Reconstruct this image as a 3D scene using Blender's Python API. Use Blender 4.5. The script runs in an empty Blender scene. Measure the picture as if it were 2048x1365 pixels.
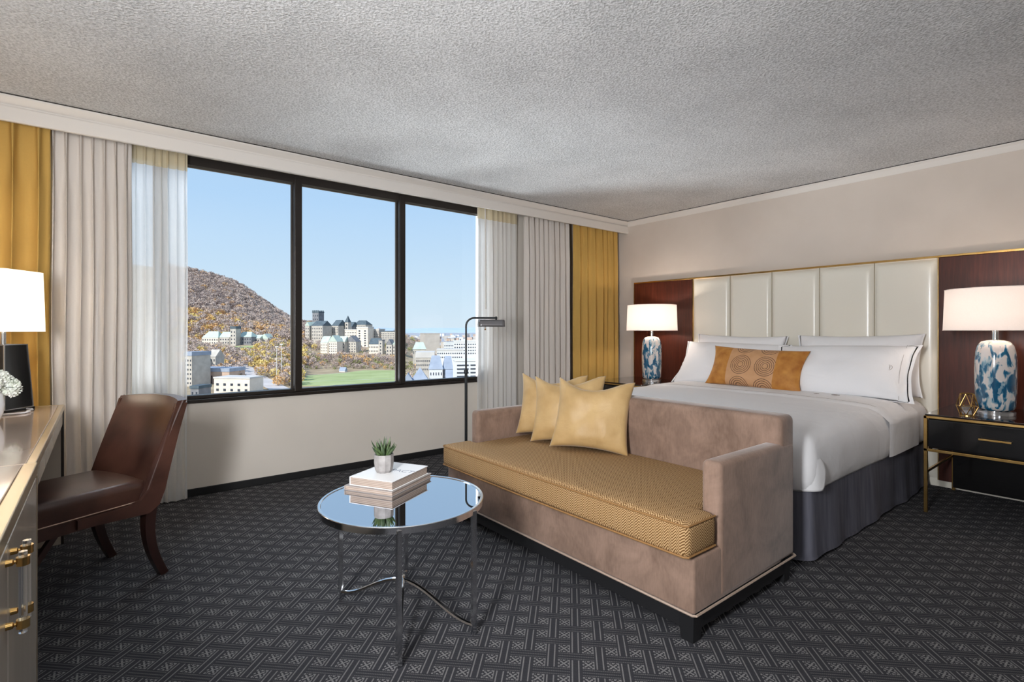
import bpy, bmesh, math, random
from mathutils import Vector, Matrix, noise

random.seed(11)
S = bpy.context.scene
COL = S.collection
PI = math.pi

# ------------------------------------------------------------------ camera
FPX, EYE, HZ = 1032.2, 1.2, 662.0
YAW = math.radians(51.4)
CA, SA = math.cos(YAW), math.sin(YAW)
cam_d = bpy.data.cameras.new('camera')
cam = bpy.data.objects.new('camera', cam_d)
COL.objects.link(cam)
cam.location = (0, 0, EYE)
cam.rotation_euler = (PI / 2, 0, YAW - PI / 2)
cam_d.sensor_fit = 'HORIZONTAL'
cam_d.sensor_width = 36.0
cam_d.lens = FPX / 2048 * 36.0
cam_d.shift_y = -20.5 / 2048
cam_d.clip_start = 0.05
cam_d.clip_end = 40000
S.camera = cam

# ------------------------------------------------------------------ world, sun, lights, exposure
W = bpy.data.worlds.new('sky')
S.world = W
W.use_nodes = True
wn = W.node_tree
wn.nodes.clear()
wo = wn.nodes.new('ShaderNodeOutputWorld')
wb = wn.nodes.new('ShaderNodeBackground')
wt = wn.nodes.new('ShaderNodeTexCoord')
wz = wn.nodes.new('ShaderNodeSeparateXYZ')
wr = wn.nodes.new('ShaderNodeValToRGB')
SKY = [(0.0, (0.36, 0.34, 0.32)), (0.47, (0.40, 0.42, 0.44)), (0.498, (0.76, 0.88, 0.98)), (0.530, (0.69, 0.85, 0.98)), (0.615, (0.50, 0.72, 0.98)), (0.73, (0.50, 0.69, 0.94)), (1.0, (0.22, 0.42, 0.80))]
while len(wr.color_ramp.elements) < len(SKY): wr.color_ramp.elements.new(0.5)
for e_, (p_, c_) in zip(wr.color_ramp.elements, SKY):
    e_.position = p_
    e_.color = c_ + (1.0,)
wm = wn.nodes.new('ShaderNodeMath')
wm.operation = 'MULTIPLY_ADD'
wm.inputs[1].default_value = 0.5
wm.inputs[2].default_value = 0.5
wn.links.new(wt.outputs['Generated'], wz.inputs[0])
wn.links.new(wz.outputs['Z'], wm.inputs[0])
wn.links.new(wm.outputs[0], wr.inputs['Fac'])
wb.inputs['Strength'].default_value = 1.0
wn.links.new(wr.outputs['Color'], wb.inputs['Color'])
wn.links.new(wb.outputs['Background'], wo.inputs['Surface'])


def light(name, kind, loc, power, color=(1, 1, 1), size=None, target=None, parent=None, radius=0.05):
    d = bpy.data.lights.new(name, kind)
    d.energy = power
    d.color = color
    if kind == 'AREA':
        d.shape = 'RECTANGLE'
        d.size, d.size_y = size
    elif kind in ('POINT', 'SPOT'):
        d.shadow_soft_size = radius
    o = bpy.data.objects.new(name, d)
    COL.objects.link(o)
    o.location = loc
    if target is not None:
        o.rotation_euler = (Vector(target) - Vector(loc)).to_track_quat('-Z', 'Y').to_euler()
    if parent:
        o.parent = parent
    return o


sun_dir = Vector((-0.90, -0.30, 0.72)).normalized()
sun = light('sun', 'SUN', (0, 0, 50), 4.8, (1.0, 0.95, 0.87))
sun.rotation_euler = sun_dir.to_track_quat('Z', 'Y').to_euler()
sun.data.angle = math.radians(0.6)
# added fills: two boost window daylight, two brighten the room from out of view
light('sky_daylight_fill', 'AREA', (1.3, 6.2, 4.3), 300, (0.88, 0.94, 1.0), (4.2, 2.0), (1.5, 2.2, 0.3))
gd_ = light('ground_daylight_fill', 'AREA', (0.6, 6.3, -0.5), 160, (0.95, 0.97, 1.0), (3.0, 1.6), (4.3, 3.2, 2.6))
gd_.data.spread = math.radians(80)
light('cabinet_side_fill', 'AREA', (-0.72, 0.55, 1.50), 180, (0.95, 0.97, 1.0), (0.5, 0.9), (4.0, 3.4, 2.2))  # added fill from the cabinet side, no fitting behind it
light('entry_side_fill', 'AREA', (0.2, -2.2, 2.30), 18, (0.95, 0.97, 1.0), (1.2, 1.2), (1.4, 4.2, 1.4))  # added weak fill behind the camera, no fitting behind it

S.view_settings.view_transform = 'Standard'
S.view_settings.look = 'None'
S.view_settings.gamma = 1.0
S.view_settings.use_curve_mapping = False
S.view_settings.exposure = 0.0


# ------------------------------------------------------------------ mesh helpers
def add_bm(mb, bm, M=None):
    base = len(mb.v)
    bm.verts.index_update()
    for v in bm.verts:
        mb.v.append(tuple(M @ v.co) if M else tuple(v.co))
    for f in bm.faces:
        mb.f.append([base + v.index for v in f.verts])
    bm.free()


def tagobj(o, label=None, cat=None, group=None, kind=None):
    if label: o['label'] = label
    if cat: o['category'] = cat
    if group: o['group'] = group
    if kind: o['kind'] = kind
    return o


def thing(name, label, cat, loc=(0, 0, 0), rz=0.0, group=None):
    o = bpy.data.objects.new(name, None)
    COL.objects.link(o)
    o.location = loc
    o.rotation_euler = (0, 0, rz)
    o.empty_display_size = 0.1
    return tagobj(o, label, cat, group)


def wloc(o):
    p = Vector((0, 0, 0))
    while o is not None:
        p += o.location
        o = o.parent
    return p


class MB:
    def __init__(s):
        s.v, s.f, s.uv = [], [], None

    def add(s, vs, fs):
        b = len(s.v)
        s.v += [tuple(p) for p in vs]
        s.f += [[b + i for i in f] for f in fs]
        return s

    def box(s, x0, x1, y0, y1, z0, z1):
        return s.add([(x0, y0, z0), (x1, y0, z0), (x1, y1, z0), (x0, y1, z0), (x0, y0, z1), (x1, y0, z1), (x1, y1, z1), (x0, y1, z1)],
                     [(3, 2, 1, 0), (4, 5, 6, 7), (0, 1, 5, 4), (1, 2, 6, 5), (2, 3, 7, 6), (3, 0, 4, 7)])

    def rbox(s, x0, x1, y0, y1, z0, z1, r=0.01, seg=2, M=None):
        bm = bmesh.new()
        bmesh.ops.create_cube(bm, size=1.0)
        for v in bm.verts:
            v.co = Vector(((x0 + x1) / 2 + v.co.x * (x1 - x0), (y0 + y1) / 2 + v.co.y * (y1 - y0), (z0 + z1) / 2 + v.co.z * (z1 - z0)))
        bmesh.ops.bevel(bm, geom=list(bm.edges), offset=r, segments=seg, profile=0.5, affect='EDGES')
        add_bm(s, bm, M)
        return s

    def prism(s, poly, axis, a, b):
        """poly: list of 2D points; extruded along axis ('x','y','z') from a to b."""
        n = len(poly)

        def P(p, t):
            if axis == 'x': return (t, p[0], p[1])
            if axis == 'y': return (p[0], t, p[1])
            return (p[0], p[1], t)
        vs = [P(p, a) for p in poly] + [P(p, b) for p in poly]
        fs = [list(range(n))[::-1], [n + i for i in range(n)]]
        fs += [(i, (i + 1) % n, n + (i + 1) % n, n + i) for i in range(n)]
        return s.add(vs, fs)

    def tube(s, path, r, n=8, closed=False, sq=False):
        path = [Vector(p) for p in path]
        m = len(path)
        rs = r if isinstance(r, (list, tuple)) else [r] * m
        rings = []
        prev = None
        for i, p in enumerate(path):
            if closed:
                t = (path[(i + 1) % m] - path[i - 1])
            else:
                t = path[min(i + 1, m - 1)] - path[max(i - 1, 0)]
            t.normalize()
            if prev is None:
                up = Vector((0, 0, 1)) if abs(t.z) < 0.9 else Vector((1, 0, 0))
                nx = t.cross(up).normalized()
            else:
                nx = (prev - t * prev.dot(t)).normalized()
            prev = nx
            ny = t.cross(nx)
            off = PI / 4 if sq else 0
            rings.append([p + (nx * math.cos(2 * PI * k / n + off) + ny * math.sin(2 * PI * k / n + off)) * rs[i] for k in range(n)])
        vs = [q for R in rings for q in R]
        fs = []
        cnt = m if closed else m - 1
        for i in range(cnt):
            a, b = i * n, ((i + 1) % m) * n
            for k in range(n):
                fs.append((a + k, a + (k + 1) % n, b + (k + 1) % n, b + k))
        if not closed:
            fs.append(list(range(n))[::-1])
            fs.append([(m - 1) * n + k for k in range(n)])
        return s.add(vs, fs)

    def lathe(s, prof, c=(0, 0, 0), n=32, cap=True):
        vs = []
        for r, z in prof:
            for k in range(n):
                a = 2 * PI * k / n
                vs.append((c[0] + r * math.cos(a), c[1] + r * math.sin(a), c[2] + z))
        fs = []
        for i in range(len(prof) - 1):
            for k in range(n):
                fs.append((i * n + k, i * n + (k + 1) % n, (i + 1) * n + (k + 1) % n, (i + 1) * n + k))
        if cap:
            fs.append(list(range(n))[::-1])
            fs.append([(len(prof) - 1) * n + k for k in range(n)])
        return s.add(vs, fs)

    def grid(s, fn, nu, nv, close_u=False):
        vs = [fn(i / nu, j / nv) for j in range(nv + 1) for i in range(nu + (0 if close_u else 1))]
        w = nu + (0 if close_u else 1)
        fs = []
        for j in range(nv):
            for i in range(nu):
                i2 = (i + 1) % w if close_u else i + 1
                fs.append((j * w + i, j * w + i2, (j + 1) * w + i2, (j + 1) * w + i))
        return s.add(vs, fs)

    def xf(s, M):
        s.v = [tuple(M @ Vector(p)) for p in s.v]
        return s

    def build(s, name, mat, parent=None, smooth=False, world=True, ang=40, boxuv=False):
        me = bpy.data.meshes.new(name)
        vs = s.v
        if world and parent is not None:
            off = wloc(parent)
            vs = [(p[0] - off.x, p[1] - off.y, p[2] - off.z) for p in vs]
        me.from_pydata(vs, [], s.f)
        me.validate()
        bm = bmesh.new()
        bm.from_mesh(me)
        bmesh.ops.recalc_face_normals(bm, faces=list(bm.faces))
        bm.to_mesh(me)
        bm.free()
        if boxuv:
            uv = me.uv_layers.new(name='UVMap')
            for p in me.polygons:
                nrm = p.normal
                for li in p.loop_indices:
                    c = me.vertices[me.loops[li].vertex_index].co
                    if abs(nrm.y) > max(abs(nrm.x), abs(nrm.z)):
                        uv.data[li].uv = (c.x, c.z)
                    else:
                        uv.data[li].uv = (c.y, c.x + c.z if abs(nrm.z) < abs(nrm.x) else c.x)
        if mat: me.materials.append(mat)
        if smooth:
            me.polygons.foreach_set('use_smooth', [True] * len(me.polygons))
            me.set_sharp_from_angle(angle=math.radians(ang))
        o = bpy.data.objects.new(name, me)
        COL.objects.link(o)
        if parent: o.parent = parent
        return o


def cp(o, parent=None, loc=None, scale=None):
    c = o.copy()
    COL.objects.link(c)
    c.parent = parent
    if loc is not None: c.location = loc
    if scale is not None: c.scale = scale
    return c


# ------------------------------------------------------------------ node helpers
class X:
    """small expression wrapper around shader math nodes"""
    def __init__(s, nt, sock): s.nt, s.s = nt, sock

    def op(s, o, b=None, c=None):
        n = s.nt.nodes.new('ShaderNodeMath')
        n.operation = o
        s.nt.links.new(s.s, n.inputs[0])
        for i, q in ((1, b), (2, c)):
            if q is None: continue
            if isinstance(q, X): s.nt.links.new(q.s, n.inputs[i])
            else: n.inputs[i].default_value = q
        return X(s.nt, n.outputs[0])

    def __add__(s, b): return s.op('ADD', b)
    def __radd__(s, b): return s.op('ADD', b)
    def __sub__(s, b): return s.op('SUBTRACT', b)
    def __mul__(s, b): return s.op('MULTIPLY', b)
    def __rmul__(s, b): return s.op('MULTIPLY', b)
    def __truediv__(s, b): return s.op('DIVIDE', b)
    def floor(s): return s.op('FLOOR')
    def fract(s): return s.op('FRACT')
    def abs(s): return s.op('ABSOLUTE')
    def gt(s, b): return s.op('GREATER_THAN', b)
    def lt(s, b): return s.op('LESS_THAN', b)
    def mod(s, b): return s.op('FLOORED_MODULO', b)
    def max(s, b): return s.op('MAXIMUM', b)
    def min(s, b): return s.op('MINIMUM', b)
    def sin(s): return s.op('SINE')
    def sqrt(s): return s.op('SQRT')
    def inv(s): return s.op('MULTIPLY_ADD', -1.0, 1.0)


def lin(r, g, b):
    f = lambda c: (c / 255 / 12.92) if c / 255 <= 0.04045 else ((c / 255 + 0.055) / 1.055) ** 2.4
    return (f(r), f(g), f(b), 1.0)


class Mat:
    def __init__(s, name, col, rough=0.5, metal=0.0, spec=0.5, sheen=0.0, coat=0.0, coat_rough=0.05):
        s.m = bpy.data.materials.new(name)
        s.m.use_nodes = True
        s.nt = s.m.node_tree
        s.b = s.nt.nodes['Principled BSDF']
        s.out = s.nt.nodes['Material Output']
        s.col = lin(*col)
        s.b.inputs['Base Color'].default_value = s.col
        s.b.inputs['Roughness'].default_value = rough
        s.b.inputs['Metallic'].default_value = metal
        s.b.inputs['Specular IOR Level'].default_value = spec
        if sheen:
            s.b.inputs['Sheen Weight'].default_value = sheen
            s.b.inputs['Sheen Roughness'].default_value = 0.35
        if coat:
            s.b.inputs['Coat Weight'].default_value = coat
            s.b.inputs['Coat Roughness'].default_value = coat_rough

    def coord(s, kind='Object', scale=(1, 1, 1), rot=(0, 0, 0)):
        tc = s.nt.nodes.new('ShaderNodeTexCoord')
        mp = s.nt.nodes.new('ShaderNodeMapping')
        mp.inputs['Scale'].default_value = scale
        mp.inputs['Rotation'].default_value = rot
        s.nt.links.new(tc.outputs[kind], mp.inputs['Vector'])
        return mp.outputs['Vector']

    def noise(s, vec, scale=5, detail=3, rough=0.5, dist=0.0):
        n = s.nt.nodes.new('ShaderNodeTexNoise')
        n.inputs['Scale'].default_value = scale
        n.inputs['Detail'].default_value = detail
        n.inputs['Roughness'].default_value = rough
        n.inputs['Distortion'].default_value = dist
        if vec is not None: s.nt.links.new(vec, n.inputs['Vector'])
        return n.outputs['Fac']

    def ramp(s, fac, stops):
        r = s.nt.nodes.new('ShaderNodeValToRGB')
        e = r.color_ramp.elements
        while len(e) < len(stops): e.new(0.5)
        for i, (p, c) in enumerate(stops):
            e[i].position = p
            e[i].color = c if len(c) == 4 else lin(*c)
        s.nt.links.new(fac, r.inputs['Fac'])
        return r.outputs['Color']

    def base(s, sock):
        s.nt.links.new(sock, s.b.inputs['Base Color'])
        return s

    def mix(s, fac, a, b):
        n = s.nt.nodes.new('ShaderNodeMix')
        n.data_type = 'RGBA'
        s.nt.links.new(fac, n.inputs['Factor'])
        for q, i in ((a, 6), (b, 7)):
            if isinstance(q, tuple): n.inputs[i].default_value = q if len(q) == 4 else lin(*q)
            else: s.nt.links.new(q, n.inputs[i])
        return n.outputs[2]

    def bump(s, h, strength=0.2, dist=0.01):
        n = s.nt.nodes.new('ShaderNodeBump')
        n.inputs['Strength'].default_value = strength
        n.inputs['Distance'].default_value = dist
        s.nt.links.new(h, n.inputs['Height'])
        s.nt.links.new(n.outputs['Normal'], s.b.inputs['Normal'])
        return s

    def vary(s, c0, c1, scale=8, detail=4, sc=(1, 1, 1), lo=0.3, hi=0.7):
        f = s.noise(s.coord(scale=sc), scale, detail)
        return s.base(s.ramp(f, [(lo, c0), (hi, c1)]))

    def xyz(s, vec):
        n = s.nt.nodes.new('ShaderNodeSeparateXYZ')
        s.nt.links.new(vec, n.inputs[0])
        return [X(s.nt, o) for o in n.outputs]


# ------------------------------------------------------------------ materials
M = {}


def plain(k, *a, **kw):
    M[k] = Mat(k, *a, **kw).m
    return M[k]


def make_materials():
    # carpet
    m = Mat('carpet', (70, 70, 74), 0.95, spec=0.1)
    c = 0.044
    x, y, z = m.xyz(m.coord(rot=(0, 0, -PI / 4)))
    # after rotating by -45 deg: x runs along the room diagonal, y across it
    A = (y * -1.0) / c
    B = x / c
    ci = (A / 2.0).floor()
    ax = A - ci * 2.0
    by = (B + ci * 2.0).mod(4.0)
    i1 = ax.gt(1.0)
    i0 = i1.inv()
    fx, fy = ax.fract(), by.fract()
    j = by.floor()
    bar = i0 * by.lt(3.0)
    lines = ((fx - 0.20).abs().lt(0.055)).max((fx - 0.72).abs().lt(0.055))
    barv = bar * lines
    flower_cell = i1 * ((j - 0.0).abs().lt(0.5)).max((j - 2.0).abs().lt(0.5))
    dx, dy = (fx - 0.5), (fy - 0.5)
    rad = (dx * dx + dy * dy).sqrt()
    dots = ((fx * (2 * PI * 2.5)).sin() * (fy * (2 * PI * 2.5)).sin()).gt(0.25)
    star = ((dx.abs() - dy.abs()).abs().lt(0.09)) * rad.lt(0.42)
    frame = (dx.abs().max(dy.abs())).gt(0.41) * ((fx * 6.0).fract()).gt(0.45)
    flow = flower_cell * (dots.max(star).max(frame * 0.8))
    rest = (bar.max(flower_cell)).inv()
    st = ((fy * 3.0).fract() - 0.5).abs().lt(0.20) * (0.10 + 0.26 * (A * 7.0).fract().gt(0.4))
    stripes = rest * st
    barfill = bar * ((fy * 7.0).fract().gt(0.5)) * 0.06
    pat = barv * 0.72 + flow * 0.88 + stripes + barfill
    nz = X(m.nt, m.noise(m.coord(), 320, 2, 0.6))
    nz2 = X(m.nt, m.noise(m.coord(), 1.3, 3, 0.5))
    fac = pat * (nz * 1.1 + 0.15)
    fac = fac * (nz2 * 0.7 + 0.65)
    m.base(m.mix(fac.min(1.0).s, (48, 48, 52), (140, 138, 137)))
    hb = pat * 0.6 + nz * 0.8
    m.bump(hb.s, 0.55, 0.004)
    M['carpet'] = m.m

    # stippled ceiling
    m = Mat('stippled_ceiling', (196, 195, 193), 0.9, spec=0.1)
    n1 = X(m.nt, m.noise(m.coord(), 84, 3, 0.6))
    n2 = X(m.nt, m.noise(m.coord(), 2.0, 2))
    m.base(m.ramp((n1 * 0.8 + n2 * 0.2).s, [(0.34, (172, 172, 172)), (0.62, (220, 220, 220))]))
    m.bump(n1.s, 0.55, 0.02)
    M['ceiling'] = m.m

    m = Mat('wall_beige', (206, 195, 184), 0.75, spec=0.25)
    m.vary((203, 192, 181), (209, 198, 187), 3, 3)
    m.bump(m.noise(m.coord(), 140, 2), 0.05, 0.004)
    M['wall_beige'] = m.m
    m = Mat('wall_cream', (222, 214, 203), 0.7, spec=0.25)
    m.vary((219, 211, 200), (225, 217, 206), 2, 3)
    M['wall_cream'] = m.m
    plain('white_trim', (216, 210, 203), 0.5)
    plain('dark_gap', (52, 46, 42), 0.8)
    plain('black_base', (16, 16, 17), 0.6)
    plain('bronze', (44, 38, 34), 0.38, metal=0.35)
    plain('bronze_edge', (92, 84, 76), 0.3, metal=0.6)

    # window glass: clear pane with a weak mirror reflection
    mm = bpy.data.materials.new('window_glass')
    mm.use_nodes = True
    nt = mm.node_tree
    nt.nodes.clear()
    o = nt.nodes.new('ShaderNodeOutputMaterial')
    tr = nt.nodes.new('ShaderNodeBsdfTransparent')
    tr.inputs['Color'].default_value = (0.96, 0.98, 0.99, 1)
    gl = nt.nodes.new('ShaderNodeBsdfGlossy')
    gl.inputs['Roughness'].default_value = 0.0
    fr = nt.nodes.new('ShaderNodeFresnel')
    fr.inputs['IOR'].default_value = 1.25
    mx = nt.nodes.new('ShaderNodeMixShader')
    nt.links.new(fr.outputs[0], mx.inputs[0])
    nt.links.new(tr.outputs[0], mx.inputs[1])
    nt.links.new(gl.outputs[0], mx.inputs[2])
    nt.links.new(mx.outputs[0], o.inputs['Surface'])
    M['window_glass'] = mm

    def cloth(name, col, transp, transl, tint=None, rough=1.0):
        mm = bpy.data.materials.new(name)
        mm.use_nodes = True
        nt = mm.node_tree
        nt.nodes.clear()
        o = nt.nodes.new('ShaderNodeOutputMaterial')
        df = nt.nodes.new('ShaderNodeBsdfDiffuse')
        tl = nt.nodes.new('ShaderNodeBsdfTranslucent')
        tc = nt.nodes.new('ShaderNodeTexCoord')
        mp = nt.nodes.new('ShaderNodeMapping')
        mp.inputs['Scale'].default_value = (40, 40, 40)
        nz = nt.nodes.new('ShaderNodeTexNoise')
        nz.inputs['Scale'].default_value = 4
        rp = nt.nodes.new('ShaderNodeValToRGB')
        a = lin(*col)
        rp.color_ramp.elements[0].color = tuple(q * 0.96 for q in a[:3]) + (1,)
        rp.color_ramp.elements[1].color = tuple(min(1, q * 1.03) for q in a[:3]) + (1,)
        nt.links.new(tc.outputs['Object'], mp.inputs[0])
        nt.links.new(mp.outputs[0], nz.inputs['Vector'])
        nt.links.new(nz.outputs['Fac'], rp.inputs[0])
        nt.links.new(rp.outputs[0], df.inputs[0])
        nt.links.new(rp.outputs[0], tl.inputs[0])
        m1 = nt.nodes.new('ShaderNodeMixShader')
        m1.inputs[0].default_value = transl
        nt.links.new(df.outputs[0], m1.inputs[1])
        nt.links.new(tl.outputs[0], m1.inputs[2])
        if transp:
            tp = nt.nodes.new('ShaderNodeBsdfTransparent')
            m2 = nt.nodes.new('ShaderNodeMixShader')
            m2.inputs[0].default_value = transp
            nt.links.new(m1.outputs[0], m2.inputs[1])
            nt.links.new(tp.outputs[0], m2.inputs[2])
            nt.links.new(m2.outputs[0], o.inputs['Surface'])
        else:
            nt.links.new(m1.outputs[0], o.inputs['Surface'])
        M[name] = mm
    cloth('sheer', (246, 245, 243), 0.26, 0.42)
    cloth('sheer_tape', (234, 220, 186), 0.25, 0.4)
    cloth('taupe_cloth', (216, 208, 200), 0.0, 0.06)
    cloth('gold_cloth', (192, 156, 88), 0.0, 0.05)
    cloth('shade_white', (250, 240, 234), 0.0, 0.26)
    cloth('shade_desk', (250, 247, 242), 0.0, 0.3)

    # velvet sofa
    m = Mat('taupe_velvet', (140, 115, 101), 0.75, spec=0.2, sheen=0.35)
    n1 = m.noise(m.coord(), 5.5, 5, 0.62, 0.6)
    n2 = X(m.nt, m.noise(m.coord(scale=(1, 1, 0.25)), 120, 2))
    f = X(m.nt, n1) * 0.8 + n2 * 0.2
    m.base(m.ramp(f.s, [(0.34, (112, 91, 78)), (0.64, (146, 121, 106))]))
    m.bump(n2.s, 0.12, 0.003)
    M['velvet'] = m.m
    plain('velvet_piping', (158, 138, 122), 0.6, sheen=0.3)
    plain('dark_plinth', (24, 24, 26), 0.5)

    # herringbone seat cushion
    m = Mat('herringbone', (176, 136, 84), 0.85, spec=0.2)
    x, y, z = m.xyz(m.coord('UV'))
    zig = ((x / 0.034).fract() - 0.5).abs() * 0.034
    st = ((y + zig * 1.15) / 0.0112).fract()
    l = (st - 0.5).abs()
    nz = X(m.nt, m.noise(m.coord(), 9, 4))
    cc = m.ramp((l * 2.0).s, [(0.16, (74, 48, 24)), (0.45, (142, 106, 66)), (0.85, (202, 172, 130))])
    mx = m.mix((nz * 0.3).s, cc, (150, 112, 66))
    m.base(mx)
    m.bump(l.s, 0.4, 0.003)
    M['herringbone'] = m.m
    plain('herringbone_piping', (140, 102, 58), 0.8)

    m = Mat('gold_satin', (206, 178, 118), 0.5, spec=0.35, sheen=0.3)
    m.vary((172, 140, 92), (196, 165, 116), 6, 4)
    m.bump(m.noise(m.coord(), 7, 4, 0.6, 1.2), 0.25, 0.02)
    M['gold_satin'] = m.m

    m = Mat('white_linen', (234, 233, 234), 0.75, spec=0.2)
    m.bump(m.noise(m.coord(), 5, 4, 0.55, 0.8), 0.22, 0.03)
    M['linen'] = m.m
    plain('embroidery', (150, 140, 134), 0.8)
    m = Mat('bed_skirt', (72, 72, 80), 0.9, spec=0.15)
    m.vary((84, 84, 94), (106, 106, 116), 30, 3, (1, 1, 0.1))
    M['skirt'] = m.m

    # accent pillow with stitched rings (local x across, local z up)
    m = Mat('ringed_fabric', (180, 120, 60), 0.55, spec=0.3, sheen=0.2)
    x, y, z = m.xyz(m.coord())
    gx = (x + 0.20) / 0.215
    gz = (z + 0.0) / 0.20
    rx = gx.fract() * 0.215 - 0.1075
    rz_ = (gz + 0.5).fract() * 0.20 - 0.10
    r = (rx * rx + rz_ * rz_).sqrt()
    ringf = ((r / 0.0160).fract() - 0.5).abs().lt(0.17)
    ang = rz_.op('ARCTAN2', rx)
    dash = ((ang * 9.0).fract()).gt(0.22)
    ring = ringf * dash * r.lt(0.092) * r.gt(0.010)
    inband = (x + 0.0).gt(-0.215) * (x + 0.0).lt(0.200)
    nz = X(m.nt, m.noise(m.coord(), 14, 4))
    side = m.ramp(nz.s, [(0.3, (160, 100, 40)), (0.7, (196, 138, 66))])
    band = m.ramp(nz.s, [(0.3, (188, 142, 100)), (0.7, (202, 156, 116))])
    c1 = m.mix(inband.s, side, band)
    m.base(m.mix((ring * inband).s, c1, (66, 42, 34)))
    M['ringed'] = m.m

    # headboard
    m = Mat('cream_leather', (226, 221, 208), 0.32, spec=0.5, coat=0.25, coat_rough=0.12)
    m.bump(m.noise(m.coord(), 220, 2), 0.04, 0.002)
    M['cream_leather'] = m.m
    m = Mat('mahogany', (78, 40, 28), 0.38, spec=0.3, coat=0.08, coat_rough=0.12)
    g = X(m.nt, m.noise(m.coord(scale=(1, 9, 0.55)), 9, 5, 0.6, 0.3))
    x, y, z = m.xyz(m.coord())
    fl = ((y / 0.155).floor() * 12.9898).sin().abs() * 0.25
    m.base(m.ramp((g * 0.75 + fl).s, [(0.2, (42, 17, 11)), (0.55, (72, 32, 21)), (0.9, (98, 48, 31))]))
    M['mahogany'] = m.m
    m = Mat('brass', (200, 160, 96), 0.25, metal=1.0)
    m.vary((186, 146, 84), (212, 176, 112), 12, 3)
    M['brass'] = m.m
    m = Mat('pale_gold', (205, 188, 158), 0.3, metal=0.85)
    m.vary((192, 174, 142), (214, 198, 170), 10, 3, (1, 0.15, 1))
    M['pale_gold'] = m.m
    plain('seam_shade', (150, 138, 116), 0.6)  # dark beige for painted shade between the cream panels
    plain('black_lacquer', (14, 13, 14), 0.18, coat=0.6)
    m = Mat('smoked_glass_top', (30, 20, 18), 0.06, coat=0.5)
    M['smoked_top'] = m.m

    # blown glass lamp body
    m = Mat('blue_white_glass', (225, 222, 214), 0.12, spec=0.6, coat=1.0, coat_rough=0.02)
    v = m.coord(scale=(1, 1, 0.45))
    n1 = m.noise(v, 25, 2.5, 0.5, 0.5)
    n2 = m.noise(m.coord(scale=(1, 1, 0.4)), 34, 2)
    ccol = m.ramp(n1, [(0.47, (214, 208, 204)), (0.515, (96, 140, 160)), (0.55, (18, 92, 128)), (0.75, (8, 70, 104))])
    ccol = m.mix((X(m.nt, n2).gt(0.62) * 0.5).s, ccol, (170, 196, 204))
    x, y, z = m.xyz(m.coord())
    top = ((z - 1.105) / 0.03).min(1.0).max(0.0)
    m.base(m.mix((top * 0.7).s, ccol, (206, 190, 160)))
    M['blue_glass'] = m.m
    mm = Mat('clear_acrylic', (240, 242, 245), 0.03)
    mm.b.inputs['Transmission Weight'].default_value = 0.9
    mm.b.inputs['IOR'].default_value = 1.35
    M['acrylic'] = mm.m
    plain('chrome', (214, 215, 217), 0.14, metal=1.0)
    plain('mirror_top', (206, 208, 212), 0.015, metal=1.0)
    plain('gunmetal', (62, 64, 66), 0.32, metal=0.7)
    plain('steel_shade', (128, 126, 128), 0.35, metal=0.75)

    # desk
    m = Mat('taupe_lacquer', (176, 156, 140), 0.14, spec=0.5, coat=0.5)
    m.vary((166, 146, 130), (184, 165, 149), 3, 3, (1, 0.2, 1))
    M['taupe_lacquer'] = m.m
    m = Mat('champagne_lacquer', (196, 184, 168), 0.22, spec=0.5, coat=0.3)
    m.vary((188, 176, 160), (202, 190, 175), 5, 3, (1, 1, 0.1))
    M['champagne'] = m.m
    plain('dark_edge', (44, 36, 30), 0.4)

    # chair
    m = Mat('brown_leather', (82, 52, 42), 0.33, spec=0.5, coat=0.15, coat_rough=0.2)
    m.vary((52, 31, 25), (80, 51, 42), 7, 5)
    m.bump(m.noise(m.coord(), 160, 3), 0.08, 0.003)
    M['leather'] = m.m
    m = Mat('dark_walnut', (58, 32, 26), 0.35, coat=0.2)
    m.vary((36, 19, 16), (58, 33, 27), 14, 4, (1, 1, 0.15))
    M['walnut'] = m.m
    plain('nail_line', (176, 150, 132), 0.4)

    plain('white_ceramic', (238, 238, 242), 0.15, coat=0.5)
    m = Mat('hydrangea_petal', (240, 242, 232), 0.7)
    m.vary((226, 232, 214), (248, 248, 244), 30, 2)
    M['petal'] = m.m
    plain('dark_leaf', (52, 88, 66), 0.5)
    plain('lamp_black', (16, 14, 14), 0.12, coat=0.6)
    plain('white_cord', (225, 225, 228), 0.5)

    m = Mat('grey_concrete', (150, 146, 144), 0.85, spec=0.2)
    m.vary((136, 132, 130), (164, 160, 158), 30, 4)
    M['concrete'] = m.m
    m = Mat('succulent_leaf', (62, 84, 50), 0.45)
    m.vary((44, 62, 40), (84, 104, 62), 40, 2)
    M['succulent'] = m.m
    plain('book_white', (240, 240, 240), 0.35)
    m = Mat('book_pages', (196, 180, 166), 0.9)
    x, y, z = m.xyz(m.coord())
    m.base(m.ramp(((z * 900.0).sin() * 0.5 + 0.5).s, [(0.0, (138, 122, 110)), (1.0, (176, 160, 148))]))
    M['pages'] = m.m
    plain('book_grey', (150, 142, 138), 0.5)
    plain('print_grey', (150, 154, 166), 0.6)

    # outdoors
    def ex(k, c0, c1, scale=0.3, rough=0.95, sc=(1, 1, 1)):
        m = Mat(k, c0, rough, spec=0.1)
        m.vary(c0, c1, scale, 3, sc)
        M[k] = m.m
    ex('hill_ground', (158, 140, 116), (186, 168, 140), 0.05)
    ex('grass', (160, 172, 118), (180, 190, 138), 0.05)
    ex('far_plain_haze', (158, 162, 172), (190, 192, 198), 0.01)  # distance haze painted into the far ground as grey-blue
    ex('bare_twigs', (176, 158, 148), (216, 198, 188), 0.6)
    ex('bare_twigs_dark', (146, 130, 126), (184, 168, 162), 0.6)
    ex('orange_leaves', (214, 172, 122), (234, 196, 146), 0.6)
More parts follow.
